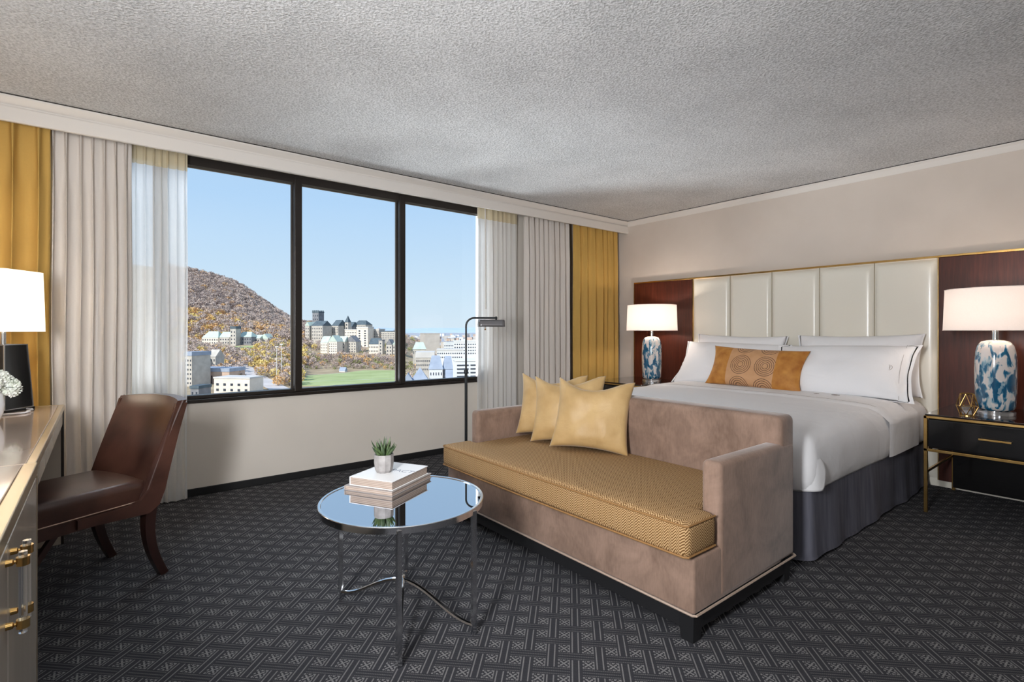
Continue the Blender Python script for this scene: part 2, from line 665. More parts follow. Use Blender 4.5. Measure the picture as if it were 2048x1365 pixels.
    ex('yellow_leaves', (220, 192, 118), (238, 216, 146), 0.6)
    ex('olive_leaves', (150, 150, 106), (182, 180, 132), 0.6)
    ex('dark_trunk', (70, 58, 50), (90, 76, 66), 0.6)
    ex('limestone', (184, 177, 168), (206, 199, 190), 0.2)
    ex('cream_stone', (224, 212, 198), (238, 227, 214), 0.2)
    ex('pink_brick', (196, 168, 150), (212, 186, 168), 0.2)
    ex('grey_stone', (124, 124, 128), (146, 146, 150), 0.2)
    ex('white_block', (222, 224, 226), (236, 238, 240), 0.1)
    ex('beige_concrete', (190, 182, 174), (204, 196, 188), 0.1)
    ex('copper_green', (186, 200, 188), (206, 218, 208), 0.15)
    ex('slate_blue', (150, 160, 178), (172, 182, 198), 0.2)
    ex('slate_dark', (84, 96, 104), (104, 116, 124), 0.2)
    ex('flat_roof', (206, 202, 198), (220, 216, 212), 0.1)
    ex('asphalt_pale', (196, 190, 188), (214, 208, 206), 0.1)
    ex('far_ridge_haze', (176, 196, 220), (196, 212, 232), 0.002)  # the ridge's pale blue is haze put into its colour
    plain('far_window', (62, 68, 80), 0.3)
    plain('pole_white', (232, 230, 226), 0.6)
    plain('line_white', (232, 236, 226), 0.9)


make_materials()


def struct(name, mb, mat, parent=None, **kw):
    o = mb.build(name, mat, parent, **kw)
    if parent is None: o['kind'] = 'structure'
    return o


# ------------------------------------------------------------------ room shell
XH, YW, YV, ZC, XL, YB = 5.09, 4.37, 4.09, 2.545, -0.76, -3.2
WX0, WX1, WZ0, WZ1 = -0.595, 3.125, 0.675, 2.47
struct('floor', MB().box(XL - .16, XH + .16, YB - .16, YW + .16, -0.12, 0), M['carpet'])
struct('ceiling', MB().box(XL - .16, XH + .16, YB - .16, YW + .16, ZC, ZC + .15), M['ceiling'])
struct('wall_headboard', MB().box(XH, XH + .16, YB - .16, YW + .16, 0, ZC), M['wall_beige'])
struct('wall_desk', MB().box(XL - .16, XL, YB - .16, YW + .16, 0, ZC), M['wall_beige'])
struct('wall_back', MB().box(XL, XH, YB - .16, YB, 0, ZC), M['wall_beige'])
mb = MB()
mb.box(XL, XH, YW, YW + .16, 0, WZ0)
mb.box(XL, XH, YW, YW + .16, WZ1, ZC)
mb.box(XL, WX0, YW, YW + .16, WZ0, WZ1)
mb.box(WX1, XH, YW, YW + .16, WZ0, WZ1)
struct('wall_window', mb, M['wall_cream'])
struct('baseboard_window', MB().rbox(XL, XH, YW - .014, YW, 0.0, .055, .004), M['black_base'])
struct('baseboard_headboard', MB().rbox(XH - .014, XH, YB, YW - .014, 0.0, .055, .004), M['black_base'])

# valance box over the curtains, moulding on the headboard wall
vp = [(YV - .035, ZC - .008), (YV - .035, ZC - .018), (YV - .022, ZC - .030), (YV + .004, ZC - .052), (YV + .004, ZC - .058),
      (YV - .008, ZC - .062), (YV - .012, ZC - .070), (YV - .012, ZC - .146), (YV - .008, ZC - .150), (YV + .012, ZC - .150), (YV + .012, ZC - .008)]
t1 = struct('trim_1', MB().prism(vp, 'x', XL, XH), M['white_trim'])
struct('shadow_gap', MB().box(XL, XH - .03, YV - .031, YV + .01, ZC - .008, ZC), M['dark_gap'], t1)
cpz = [(XH - .034, ZC - .007), (XH - .034, ZC - .016), (XH - .024, ZC - .026), (XH - .012, ZC - .058), (XH - .008, ZC - .066), (XH, ZC - .066), (XH, ZC - .007)]
t2 = struct('trim_2', MB().prism(cpz, 'y', YB, YV - .012), M['white_trim'])
struct('shadow_gap', MB().box(XH - .030, XH, YB, YV - .03, ZC - .007, ZC), M['dark_gap'], t2)

# window: dark bronze frame, four panes
win = MB().box(WX0, WX1, YW + .012, YW + .10, 2.405, WZ1).build('window_1', M['bronze'])
win['kind'] = 'structure'
win['label'] = 'wide dark bronze framed window looking out over city and hill'
MB().rbox(WX0, WX1, YW - .022, YW + .10, WZ0, WZ0 + .026, .004).build('sill_rail', M['bronze'], win)
MB().rbox(WX0, WX1, YW + .01, YW + .09, WZ0 + .026, WZ0 + .052, .004).build('bottom_rail', M['bronze'], win)
MB().box(WX0, WX1, YW + .05, YW + .06, 2.396, 2.402).build('head_bead', M['bronze_edge'], win)
mx_ = [WX0 + .93 * k for k in range(5)]
mul = MB().rbox(-.03, .03, 0, .075, WZ0 + .03, WZ1 - .02, .006).build('mullion', M['bronze'], win, world=False)
mul.location = (mx_[0], YW + .005, 0)
for k in range(1, 5):
    cp(mul, win, (mx_[k], YW + .005, 0))
st = MB().box(-.006, .006, 0, .02, WZ0 + .05, 2.40).build('glazing_stop', M['bronze_edge'], win, world=False)
st.location = (mx_[0] + .037, YW + .06, 0)
for k in range(1, 4):
    cp(st, win, (mx_[k] + .037, YW + .06, 0))
    cp(st, win, (mx_[k] - .037, YW + .06, 0))
pane = MB().box(.03, .90, YW + .068, YW + .074, WZ0 + .04, 2.41).build('pane', M['window_glass'], win)
pane.location = (mx_[0], 0, 0)
for k in range(1, 4):
    cp(pane, win, (mx_[k], 0, 0))


# ------------------------------------------------------------------ curtains
def curtain(name, label, cat, x0, x1, yc, zt, zb, npl, amp, mat, group, seed=0, lean=0.0, pinch=True, tape=None, thick=0.0015):
    rnd = random.Random(seed)
    ph = [rnd.uniform(-.35, .35) for _ in range(npl + 2)]
    am = [rnd.uniform(.7, 1.2) for _ in range(npl + 2)]
    wd = [rnd.uniform(.72, 1.28) for _ in range(npl)]
    cum = [sum(wd[:i]) / sum(wd) for i in range(npl + 1)]

    def fn(u, v):
        z = zt + (zb - zt) * v
        k = 0
        while k < npl - 1 and u >= cum[k + 1]: k += 1
        fr = min(1.0, (u - cum[k]) / (cum[k + 1] - cum[k]))
        d = zt - z
        e = 8.0 - 7.1 * min(1, d / .42) ** .6 if pinch else 1.0
        g = (.5 - .5 * math.cos(2 * PI * fr))
        A = amp * am[k] * (0.75 + .25 * min(1, d / .5))
        y = yc - A * (g ** e) + (amp * .35)
        wob = .012 * math.sin(3.1 * z + ph[k] * 9) * min(1, d)
        y += wob * .6
        x = x0 + (x1 - x0) * u + lean * (v ** 2) * (u - .5) + amp * .22 * math.sin(2 * PI * fr) * min(1, d / .3) * am[k]
        x += wob * .35
        return (x, y, z)
    t = thing(name, label, cat, ((x0 + x1) / 2, yc, 0.0), 0, group)
    o = MB().grid(fn, npl * 14, 46).build('cloth', mat, t, smooth=True, ang=180)
    if thick:
        md = o.modifiers.new('thickness', 'SOLIDIFY')
        md.thickness = thick
        md.offset = 0
    if tape:
        def fn2(u, v):
            p = fn(u, v * tape[0] / (zt - zb))
            return (p[0], p[1] - .004, p[2])
        MB().grid(fn2, npl * 14, 3).build('heading_tape', tape[1], t, smooth=True, ang=180)
    # hem band
    def fn3(u, v):
        p = fn(u, 1 - v * .045)
        return (p[0], p[1] - .0035, p[2])
    MB().grid(fn3, npl * 14, 3).build('hem', mat, t, smooth=True, ang=180)
    return t


ZT = 2.47
curtain('curtain', 'ochre gold curtain hanging behind the black desk lamp', 'curtain', -.75, -.235, 4.165, ZT, .012, 5, .06, M['gold_cloth'], 'drawn back curtains', 3)
curtain('curtain', 'taupe curtain hanging behind the brown leather chair', 'curtain', -.25, .165, 4.225, ZT, .012, 7, .055, M['taupe_cloth'], 'drawn back curtains', 5, lean=.0)
curtain('curtain', 'sheer white curtain at the window edge beside the leather chair', 'curtain', .165, .485, 4.29, ZT, .010, 7, .032, M['sheer'], 'drawn back curtains', 8, tape=(.14, M['sheer_tape']), thick=0)
sh = curtain('curtain', 'sheer white curtain at the window edge beside the floor lamp', 'curtain', 2.985, 3.50, 4.29, ZT, .010, 8, .036, M['sheer'], 'drawn back curtains', 9, tape=(.13, M['sheer_tape']), thick=0)
MB().tube([(3.035, 4.235, 2.44), (3.04, 4.235, 1.42)], .006, 8).build('pull_wand', M['white_trim'], sh, smooth=True)
curtain('curtain', 'taupe curtain between the sheer one and the gold one near the bed', 'curtain', 3.55, 4.24, 4.225, ZT, .012, 9, .058, M['taupe_cloth'], 'drawn back curtains', 15)
curtain('curtain', 'ochre gold curtain in the corner beside the bedside lamp', 'curtain', 4.235, 5.02, 4.165, ZT, .012, 7, .062, M['gold_cloth'], 'drawn back curtains', 21)

# ------------------------------------------------------------------ headboard
hb = thing('headboard', 'wall-wide headboard of cream padded panels between mahogany wings', 'headboard', (XH, 2.11, 0))
ZH = 1.775
ys = [3.165, 2.744, 2.323, 1.902, 1.481, 1.06]
MB().box(XH - .03, XH - .001, .27, 3.95, .0, ZH - .01).build('backing', M['cream_leather'], hb)
for k in range(5):
    y1, y0 = ys[k] - .008, ys[k + 1] + .008

    def pf(u, v, y0=y0, y1=y1):
        a, b = u * 2 - 1, v * 2 - 1
        ez = 1 - abs(b) ** 22
        ey = 1 - abs(a) ** 8
        d = .030 * max(0, ey) ** .5 * max(0, ez) ** .5
        return (XH - .031 - d, y0 + (y1 - y0) * u, .06 + (ZH - .02 - .06) * v)
    MB().grid(pf, 26, 56).build('padded_panel', M['cream_leather'], hb, smooth=True, ang=60)
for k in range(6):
    MB().box(XH - (.042 if k in (0, 5) else .034), XH - .03, ys[k] - .003, ys[k] + .003, .05, ZH - .01).build('divider', M['brass'] if k in (0, 5) else M['seam_shade'], hb)  # inner four strips paint the shade between panels; outer two are brass
for (a, b) in ((3.171, 3.944), (.276, 1.054)):
    MB().rbox(XH - .05, XH - .03, a, b, .05, ZH - .012, .003).build('wood_wing', M['mahogany'], hb)
MB().rbox(XH - .056, XH - .001, .27, 3.95, ZH - .012, ZH + .004, .002).build('top_strip', M['brass'], hb)
MB().rbox(XH - .056, XH - .001, 3.944, 3.952, .0, ZH - .012, .002).build('end_strip', M['brass'], hb)


# ------------------------------------------------------------------ nightstands and bedside lamps
def nightstand(y0, y1, label, far):
    x0, x1, zt = 4.265, 5.03, .65
    t = thing('nightstand', label, 'nightstand', ((x0 + x1) / 2, (y0 + y1) / 2, 0), 0, 'nightstands beside the bed')
    MB().rbox(x0 + .006, x1, y0 + .006, y1 - .006, zt - .012, zt, .003).build('top', M['smoked_top'], t)
    for z in (zt - .028,):
        b = MB()
        b.rbox(x0, x0 + .018, y0, y1, z, z + .017, .003)
        b.rbox(x0, x1, y0, y0 + .018, z, z + .017, .003)
        b.rbox(x0, x1, y1 - .018, y1, z, z + .017, .003)
        b.build('top_rim', M['brass'], t)
    leg = MB().rbox(0, .02, 0, .02, 0, zt - .028, .002).build('leg', M['brass'], t, world=False)
    c = Vector(((x0 + x1) / 2, (y0 + y1) / 2, 0))
    leg.location = Vector((x0, y1 - .02, 0)) - c
    for p in ((x0, y0), (x1 - .02, y0), (x1 - .02, y1 - .02)):
        cp(leg, t, Vector((p[0], p[1], 0)) - c)
    MB().rbox(x0 + .02, x1 - .01, y0 + .02, y1 - .02, .425, zt - .03, .003).build('case', M['black_lacquer'], t)
    dr = MB().rbox(x0 + .004, x0 + .019, y0 + .022, y1 - .022, .435, zt - .034, .003).build('drawer', M['black_lacquer'], t)
    ym = (y0 + y1) / 2
    h = MB()
    h.rbox(x0 - .022, x0 - .010, ym - .075, ym + .075, .522, .534, .002)
    h.box(x0 - .012, x0 + .006, ym - .065, ym - .055, .523, .533)
    h.box(x0 - .012, x0 + .006, ym + .055, ym + .065, .523, .533)
    h.build('handle', M['brass'], dr)
    MB().rbox(x0, x0 + .02, y0, y1, .405, .423, .002).build('front_rail', M['brass'], t)
    b = MB()
    b.rbox(x0, x1, y0, y0 + .02, .405, .423, .002)
    b.rbox(x0, x1, y1 - .02, y1, .405, .423, .002)
    b.rbox(x1 - .02, x1, y0, y1, .255, .272, .002)
    b.rbox(x0 + .02, x1, y0, y0 + .014, .255, .272, .002)
    b.rbox(x0 + .02, x1, y1 - .014, y1, .255, .272, .002)
    b.build('lower_rails', M['brass'], t)
    MB().rbox(x1 - .10, x1 - .022, y0 + .022, y1 - .022, .04, .40, .003).build('back_panel', M['black_lacquer'], t)
    return t


nightstand(.27, .972, 'black nightstand with brass frame holding the geometric candle holder', False)
nightstand(3.25, 3.952, 'black and brass nightstand tucked behind the bed near the gold curtain', True)


def bed_lamp(x, y, label, power):
    t = thing('table_lamp', label, 'lamp', (x, y, .65), 0, 'blue glass bedside lamps')
    MB().lathe([(.098, .65), (.100, .653), (.100, .672), (.097, .675)], (x, y, 0), 40).build('base', M['acrylic'], t, smooth=True)
    MB().lathe([(.0, .6501), (.085, .6502), (.085, .6765), (.0, .677)], (x, y, 0), 32, cap=False).build('base_plate', M['chrome'], t, smooth=True)
    pr = [(.070, .677), (.092, .688), (.099, .71), (.104, .80), (.106, .92), (.105, 1.00), (.101, 1.06), (.092, 1.10), (.074, 1.127), (.045, 1.137), (.02, 1.140)]
    body = MB().lathe(pr, (x, y, 0), 48).build('body', M['blue_glass'], None, smooth=True, ang=80)
    body.parent = t
    body.matrix_parent_inverse = Matrix.Translation((-x, -y, -.65))
    MB().lathe([(.017, 1.138), (.017, 1.205)], (x, y, 0), 20).build('neck', M['chrome'], t, smooth=True)
    MB().tube([(x, y, 1.20), (x, y, 1.46)], .006, 8).build('harp', M['brass'], t, smooth=True)
    MB().lathe([(.268, 1.202), (.258, 1.478)], (x, y, 0), 64, cap=False).build('lamp_shade', M['shade_white'], t, smooth=True)
    b = MB()
    for zz, rr in ((1.203, .2685), (1.477, .2585)):
        b.tube([(x + rr * math.cos(a), y + rr * math.sin(a), zz) for a in [2 * PI * k / 48 for k in range(48)]], .0022, 6, closed=True)
    b.build('shade_rims', M['shade_white'], t, smooth=True)
    b = MB()
    for a in (0, 2 * PI / 3, 4 * PI / 3):
        b.tube([(x, y, 1.455), (x + .257 * math.cos(a), y + .257 * math.sin(a), 1.470)], .002, 6)
    b.build('shade_spider', M['brass'], t, smooth=True)
    light('lamp_bulb', 'POINT', (0, 0, .69), power, (1.0, .87, .76), parent=t, radius=.045)
    return t


bed_lamp(4.62, .672, 'blue mottled glass lamp on the nightstand with the candle holder', 6.5)
bed_lamp(4.685, 3.435, 'blue mottled glass lamp standing by the gold curtain corner', 11)

# geometric candle holder with tealight glass
cx, cy = 4.40, .775
ch = thing('candle_holder', 'gold wire geometric candle holder on the black nightstand', 'candle holder', (cx, cy, .65))
rings = [(.036, .652), (.056, .712), (.036, .792)]
P = [[(cx + r * math.cos(2 * PI * (k + .5 * (i == 1)) / 6), cy + r * math.sin(2 * PI * (k + .5 * (i == 1)) / 6), z) for k in range(6)] for i, (r, z) in enumerate(rings)]
b = MB()
for k in range(6):
    for i in range(3):
        b.tube([P[i][k], P[i][(k + 1) % 6]], .0024, 6)
    b.tube([P[0][k], P[1][k]], .0024, 6)
    b.tube([P[0][(k + 1) % 6], P[1][k]], .0024, 6)
    b.tube([P[2][k], P[1][k]], .0024, 6)
    b.tube([P[2][(k + 1) % 6], P[1][k]], .0024, 6)
b.build('wire_frame', M['brass'], ch, smooth=True)
MB().lathe([(.0, .6505), (.041, .6505), (.041, .654), (.0, .654)], (cx, cy, 0), 24, cap=False).build('bottom_plate', M['brass'], ch)
tl = thing('tealight_glass', 'small clear tealight glass inside the gold wire holder', 'candle', (cx, cy, .6545))
MB().lathe([(.020, .6545), (.026, .66), (.027, .71), (.0245, .71), (.0235, .665), (.0, .664)], (cx, cy, 0), 24, cap=False).build('glass_cup', M['acrylic'], tl, smooth=True)
MB().lathe([(.022, .6645), (.022, .682), (.002, .6825)], (cx, cy, 0), 20).build('wax', M['white_ceramic'], tl, smooth=True)

# ------------------------------------------------------------------ bed
BX0, BX1, BY0, BY1, BZ = 2.80, 5.02, 1.105, 3.115, .685
bed = thing('bed', 'king bed with tucked white duvet and charcoal skirt', 'bed', ((BX0 + BX1) / 2, (BY0 + BY1) / 2, 0))


def rrect(cx0, cx1, cy0, cy1, r, n=8, dense=60):
    pts = []
    for (px, py, a0) in ((cx1 - r, cy1 - r, 0), (cx0 + r, cy1 - r, PI / 2), (cx0 + r, cy0 + r, PI), (cx1 - r, cy0 + r, 1.5 * PI)):
        for k in range(n + 1):
            a = a0 + PI / 2 * k / n
            pts.append((px + r * math.cos(a), py + r * math.sin(a), math.cos(a), math.sin(a)))
    out = []
    m = len(pts)
    for i in range(m):
        p, q = pts[i], pts[(i + 1) % m]
        L = math.hypot(q[0] - p[0], q[1] - p[1])
        k = max(1, int(L / .03))
        for j in range(k):
            t = j / k
            nx, ny = p[2] + (q[2] - p[2]) * t, p[3] + (q[3] - p[3]) * t
            l = math.hypot(nx, ny)
            out.append((p[0] + (q[0] - p[0]) * t, p[1] + (q[1] - p[1]) * t, nx / l, ny / l))
    return out


# box spring and mattress core
MB().rbox(BX0 + .05, BX1, BY0 + .05, BY1 - .05, .06, .40, .03).build('box_spring', M['skirt'], bed)
# skirt
rr_ = rrect(BX0 + .015, BX1, BY0 + .012, BY1 - .012, .07)


def skirt_fn(u, v):
    i = int(round(u * len(rr_))) % len(rr_)
    p = rr_[i]
    z = .415 - (.415 - .018) * v
    s = i * .03
    o = (.004 * math.sin(s * 21) + .005 * math.sin(s * 9.3 + 1)) * (0.2 + v) + .012 * v
    return (p[0] + p[2] * o, p[1] + p[3] * o, z + (.005 * math.sin(s * 7) * v))


sk = MB().grid(skirt_fn, len(rr_), 12, close_u=True).build('bed_skirt', M['skirt'], bed, smooth=True, ang=80)
MB().grid(lambda u, v: tuple(Vector(skirt_fn(u, .955 + .045 * v)) + Vector((rr_[int(round(u * len(rr_))) % len(rr_)][2] * .004, rr_[int(round(u * len(rr_))) % len(rr_)][3] * .004, 0))), len(rr_), 2, close_u=True).build('hem_band', M['skirt'], sk, smooth=True)
# duvet: rounded slab built from concentric loops
LO = []
prof = [(.030, .372), (.006, .368), (-.004, .385), (-.010, .43), (-.012, .50), (-.006, .56), (.008, .605), (.032, .642), (.07, .667), (.12, .682), (.22, .692), (.40, .700), (.62, .703), (.82, .704)]


def duvet_loop(inset, z):
    pts = rrect(BX0 + max(inset, 0) * 1.0, BX1 - max(inset, 0) * .6, BY0 + max(inset, 0), BY1 - max(inset, 0), max(.02, .09 - max(0, inset - .08) * .2))
    return pts


N0 = 300
vs, fs = [], []
for li, (ins, z) in enumerate(prof):
    pts = rrect(BX0 + ins, BX1 - min(ins, .04), BY0 + ins, BY1 - ins, max(.03, .10 - ins * .1))
    # resample to N0 points
    L = [0]
    for i in range(len(pts)):
        a, c_ = pts[i], pts[(i + 1) % len(pts)]
        L.append(L[-1] + math.hypot(c_[0] - a[0], c_[1] - a[1]))
    for k in range(N0):
        s = L[-1] * k / N0
        i = 0
        lo_, hi_ = 0, len(pts)
        while hi_ - lo_ > 1:
            md_ = (lo_ + hi_) // 2
            if L[md_] <= s: lo_ = md_
            else: hi_ = md_
        i = lo_
        t = (s - L[i]) / max(1e-9, L[i + 1] - L[i])
        a, c_ = pts[i], pts[(i + 1) % len(pts)]
        x, y = a[0] + (c_[0] - a[0]) * t, a[1] + (c_[1] - a[1]) * t
        w = noise.noise(Vector((x * 2.2, y * 2.2, z * 3))) * .010 + noise.noise(Vector((x * 6, y * 6, z * 6))) * .003
        side = 1 if z < .66 else .5
        vs.append((x + a[2] * w * side, y + a[3] * w * side, z + (w * .5 if z > .6 else 0)))
for li in range(len(prof) - 1):
    for k in range(N0):
        fs.append((li * N0 + k, li * N0 + (k + 1) % N0, (li + 1) * N0 + (k + 1) % N0, (li + 1) * N0 + k))
fs.append([(len(prof) - 1) * N0 + k for k in range(N0)])
dv = MB().add(vs, fs).build('duvet', M['linen'], bed, smooth=True, ang=70)
# folded-over sheet band near the pillows and hospital corner fold at the foot


def bed_z(y, extra=0.0):
    d = min(y - BY0, BY1 - y)
    for i in range(len(prof) - 1):
        if prof[i][1] >= .56 and prof[i][0] <= d <= prof[i + 1][0]:
            t = (d - prof[i][0]) / (prof[i + 1][0] - prof[i][0])
            return prof[i][1] + (prof[i + 1][1] - prof[i][1]) * t + extra
    return prof[-1][1] + extra if d > .8 else .56 + extra


def band(u, v):
    # path over the bed from the right hem up and across to the left hem
    x = 4.02 + .62 * v + .012 * math.sin(u * 9)
    L = .25
    s = u * (BY1 - BY0 + 2 * L) - L
    e = .012 * math.sin(min(1, v * 9) * PI / 2) - .002 + .002 * noise.noise(Vector((u * 14, v * 4, 0)))
    W_ = BY1 - BY0
    if s < 0:
        return (x, BY0 - .012 - e * .8, .60 + s * .9)
    if s > W_:
        return (x, BY1 + .012 + e * .8, .60 - (s - W_) * .9)
    y = BY0 + s
    d = min(s, W_ - s)
    if d < .035:
        t = d / .035
        z = .60 + (.645 - .60) * t
        return (x, y - (e * .8 + .012) * (1 - t) * (1 if s < W_ / 2 else -1), z + e * .7)
    return (x, y, bed_z(y, e))


fs_ = MB().grid(band, 110, 14).build('turned_down_sheet', M['linen'], bed, smooth=True, ang=120)
# stitched lines and monogram on the sheet band and duvet
b = MB()
b.tube([Vector(band(u / 60, .10)) + Vector((0, 0, .004)) for u in range(8, 53)], .0010, 5)
b.build('stitched_line', M['embroidery'], fs_)


def monogram(parent, c, ux, uy, s, name='monogram'):
    c, ux, uy = Vector(c), Vector(ux).normalized(), Vector(uy).normalized()
    b = MB()
    b.tube([c + (ux * math.cos(a) + uy * math.sin(a)) * s for a in [2 * PI * k / 20 for k in range(20)]], s * .06, 5, closed=True)
    b.tube([c + ux * (-.35 * s) + uy * (.55 * s), c + ux * (-.35 * s) - uy * (.55 * s)], s * .055, 5)
    for zz in (.27, -.27):
        b.tube([c - ux * (.35 * s) + uy * ((zz + .27) * s)] + [c + ux * s * (-.05 + .42 * math.cos(a)) + uy * s * (zz + .27 * math.sin(a)) for a in [PI / 2 - PI * k / 8 for k in range(9)]] + [c - ux * (.35 * s) + uy * ((zz - .27) * s)], s * .055, 5)
    return b.build(name, M['embroidery'], parent, smooth=True)


monogram(fs_, (4.28, 1.50, bed_z(1.50, .022)), (0, -1, 0), (1, 0, 0), .026)
monogram(fs_, (4.25, 1.62, bed_z(1.62, .022)), (0, -1, 0), (1, 0, 0), .018)
# corner fold
cf = MB()


def fold(u, v):
    z = .374 + .170 * v
    x = BX0 + .012 + (.115 + .05 * math.sin(PI * v) ** .7) * u
    r, q_ = .10, x - BX0
    y = BY0 + (r - math.sqrt(max(0, r * r - (r - q_) ** 2)) if q_ < r else 0)
    return (x, y - .004 - .024 * u * (1 - v ** 4) * (1 if u < 1 else .4), z)


cf.grid(fold, 10, 16).build('corner_fold', M['linen'], bed, smooth=True, ang=120).modifiers.new('thickness', 'SOLIDIFY').thickness = .005


# ------------------------------------------------------------------ pillows
def pillow_mesh(w, h, t, pinch=.07, flange=0.0, seed=0, n=30, wr=.012, p=2.6, q=.55, chop=0.0):
    rnd = random.Random(seed)
    ox = rnd.uniform(0, 50)
    mb = MB()

    def side(sg):
        def fn(u, v):
            a, b_ = u * 2 - 1, v * 2 - 1
            # concentrate samples towards the edges
            a = math.sin(a * PI / 2) * .6 + a * .4
            b_ = math.sin(b_ * PI / 2) * .6 + b_ * .4
            aa = min(1, abs(a) / (1 - flange))
            bb = min(1, abs(b_) / (1 - flange * .35))
            th = t / 2 * max(0, 1 - aa ** p) ** q * max(0, 1 - bb ** p) ** q
            x = w / 2 * a * (1 - pinch * (1 - b_ * b_) * abs(a) ** 3)
            z = h / 2 * b_ * (1 - pinch * (1 - a * a) * abs(b_) ** 3)
            z -= chop * h * max(0, 1 - ((a + .12) / .95) ** 2) ** 1.6 * max(0, b_) ** 2
            nn = noise.noise(Vector((x * 7 + ox, z * 7, sg * 3))) * wr + noise.noise(Vector((x * 17 + ox, z * 17, sg * 3))) * wr * .35
            e = min(1, (1 - aa) * 4) * min(1, (1 - bb) * 4)
            y = sg * (th + .002) + nn * e
            if flange: y += .004 * math.sin(b_ * 9 + ox) * (1 if aa >= 1 else 0)
            return (x, y, z)
        return fn
    mb.grid(side(-1), n, n)
    mb.grid(side(1), n, n)
    return mb


def pillow(name, label, cat, w, h, t, mat, loc, yaw, tilt, roll=0.0, group=None, **kw):
    """local x along the width, local z up the height; front face is local -y."""
    o = pillow_mesh(w, h, t, **kw).build(name, mat, None, smooth=True, ang=100)
    o.matrix_world = Matrix.Translation(loc) @ Matrix.Rotation(yaw, 4, 'Z') @ Matrix.Rotation(tilt, 4, 'X') @ Matrix.Rotation(roll, 4, 'Y')
    # weld the seam
    bm = bmesh.new()
    bm.from_mesh(o.data)
    bmesh.ops.remove_doubles(bm, verts=list(bm.verts), dist=.0045)
    bmesh.ops.recalc_face_normals(bm, faces=list(bm.faces))
    bm.to_mesh(o.data)
    bm.free()
    tagobj(o, label, cat, group)
    return o


# front face must look towards -x: local -y -> world -x, so yaw = -90 deg (local x -> world -y)
YB_ = -PI / 2
pillow('bed_pillow', 'white pillow behind, against the headboard on the lamp corner side', 'pillow', .93, .50, .20, M['linen'], (4.915, 2.60, .915), YB_, math.radians(-14), 0.02, 'white bed pillows', flange=.03, seed=1)
pillow('bed_pillow', 'white pillow behind, against the headboard on the candle holder side', 'pillow', .93, .50, .20, M['linen'], (4.915, 1.58, .925), YB_, math.radians(-14), -0.02, 'white bed pillows', flange=.03, seed=2)
pl = pillow('bed_pillow', 'plump white pillow in front, half hidden by the ringed cushion', 'pillow', 1.06, .50, .25, M['linen'], (4.70, 2.575, .875), YB_, math.radians(-34), .02, 'white bed pillows', flange=.05, seed=3, pinch=.09)
prr = pillow('bed_pillow', 'white pillow in front with stitched line and flanged end', 'pillow', 1.04, .50, .25, M['linen'], (4.62, 1.60, .875), YB_, math.radians(-34), -.03, 'white bed pillows', flange=.10, seed=4, pinch=.08)
b = MB()
b.tube([(.43 - .012 * math.cos(k * .26 - 1.5), -.020 - .03 * (1 - (k / 6 - 1) ** 2), -.235 + .47 * k / 12) for k in range(13)], .0010, 5)
b.build('stitched_line', M['embroidery'], prr, world=False)
b = monogram(prr, (0, 0, 0), (1, 0, 0), (0, 0, 1), .022)
for v in b.data.vertices: v.co += prr.matrix_world.translation
b.location = (.355, -.080, .0)
pillow('accent_cushion', 'bronze lumbar cushion stitched with dotted concentric rings', 'cushion', .85, .38, .15, M['ringed'], (4.475, 2.205, .872), YB_, math.radians(-24), .035, None, seed=5, pinch=.09, wr=.008)

# ------------------------------------------------------------------ sofa
SX0, SX1, SY0, SY1 = 1.75, 2.617, 1.088, 2.86
sofa = thing('sofa', 'taupe velvet settee at the foot of the bed', 'sofa', ((SX0 + SX1) / 2, (SY0 + SY1) / 2, 0))
MB().rbox(SX0 + .02, SX1 - .02, SY0 + .02, SY1 - .02, .045, .125, .004).build('plinth', M['dark_plinth'], sofa)
for (x, y) in ((SX0 + .015, SY0 + .015), (SX1 - .085, SY0 + .015), (SX0 + .015, SY1 - .085), (SX1 - .085, SY1 - .085)):
    mbl = MB()
    mbl.add([(x + .008, y + .008, 0), (x + .062, y + .008, 0), (x + .062, y + .062, 0), (x + .008, y + .062, 0), (x, y, .12), (x + .07, y, .12), (x + .07, y + .07, .12), (x, y + .07, .12)],
            [(3, 2, 1, 0), (4, 5, 6, 7), (0, 1, 5, 4), (1, 2, 6, 5), (2, 3, 7, 6), (3, 0, 4, 7)])
    mbl.build('leg', M['dark_plinth'], sofa)
MB().rbox(SX0, SX1 - .14, SY0 + .004, SY1 - .004, .122, .335, .012, 3).build('base', M['velvet'], sofa, smooth=True)
pp = [(SX0 - .002, SY0), (SX1, SY0), (SX1, SY1), (SX0 - .002, SY1)]
b = MB()
b.tube([(SX0 - .002, SY0 + .01, .122), (SX0 + .008, SY0 - .001, .122), (SX1 - .01, SY0 - .001, .122), (SX1, SY0 + .01, .122), (SX1, SY1 - .01, .122), (SX1 - .01, SY1 + .001, .122), (SX0 + .008, SY1 + .001, .122), (SX0 - .002, SY1 - .01, .122)], .005, 6, closed=True)
b.build('piping', M['velvet_piping'], sofa, smooth=True)
for (a, c_) in ((SY0, SY0 + .088), (SY1 - .088, SY1)):
    MB().rbox(1.93, SX1 - .012, a, c_, .125, .672, .026, 5).build('arm', M['velvet'], sofa, smooth=True)
MB().rbox(SX1 - .155, SX1, SY0 + .004, SY1 - .004, .126, .80, .032, 5).build('backrest', M['velvet'], sofa, smooth=True)
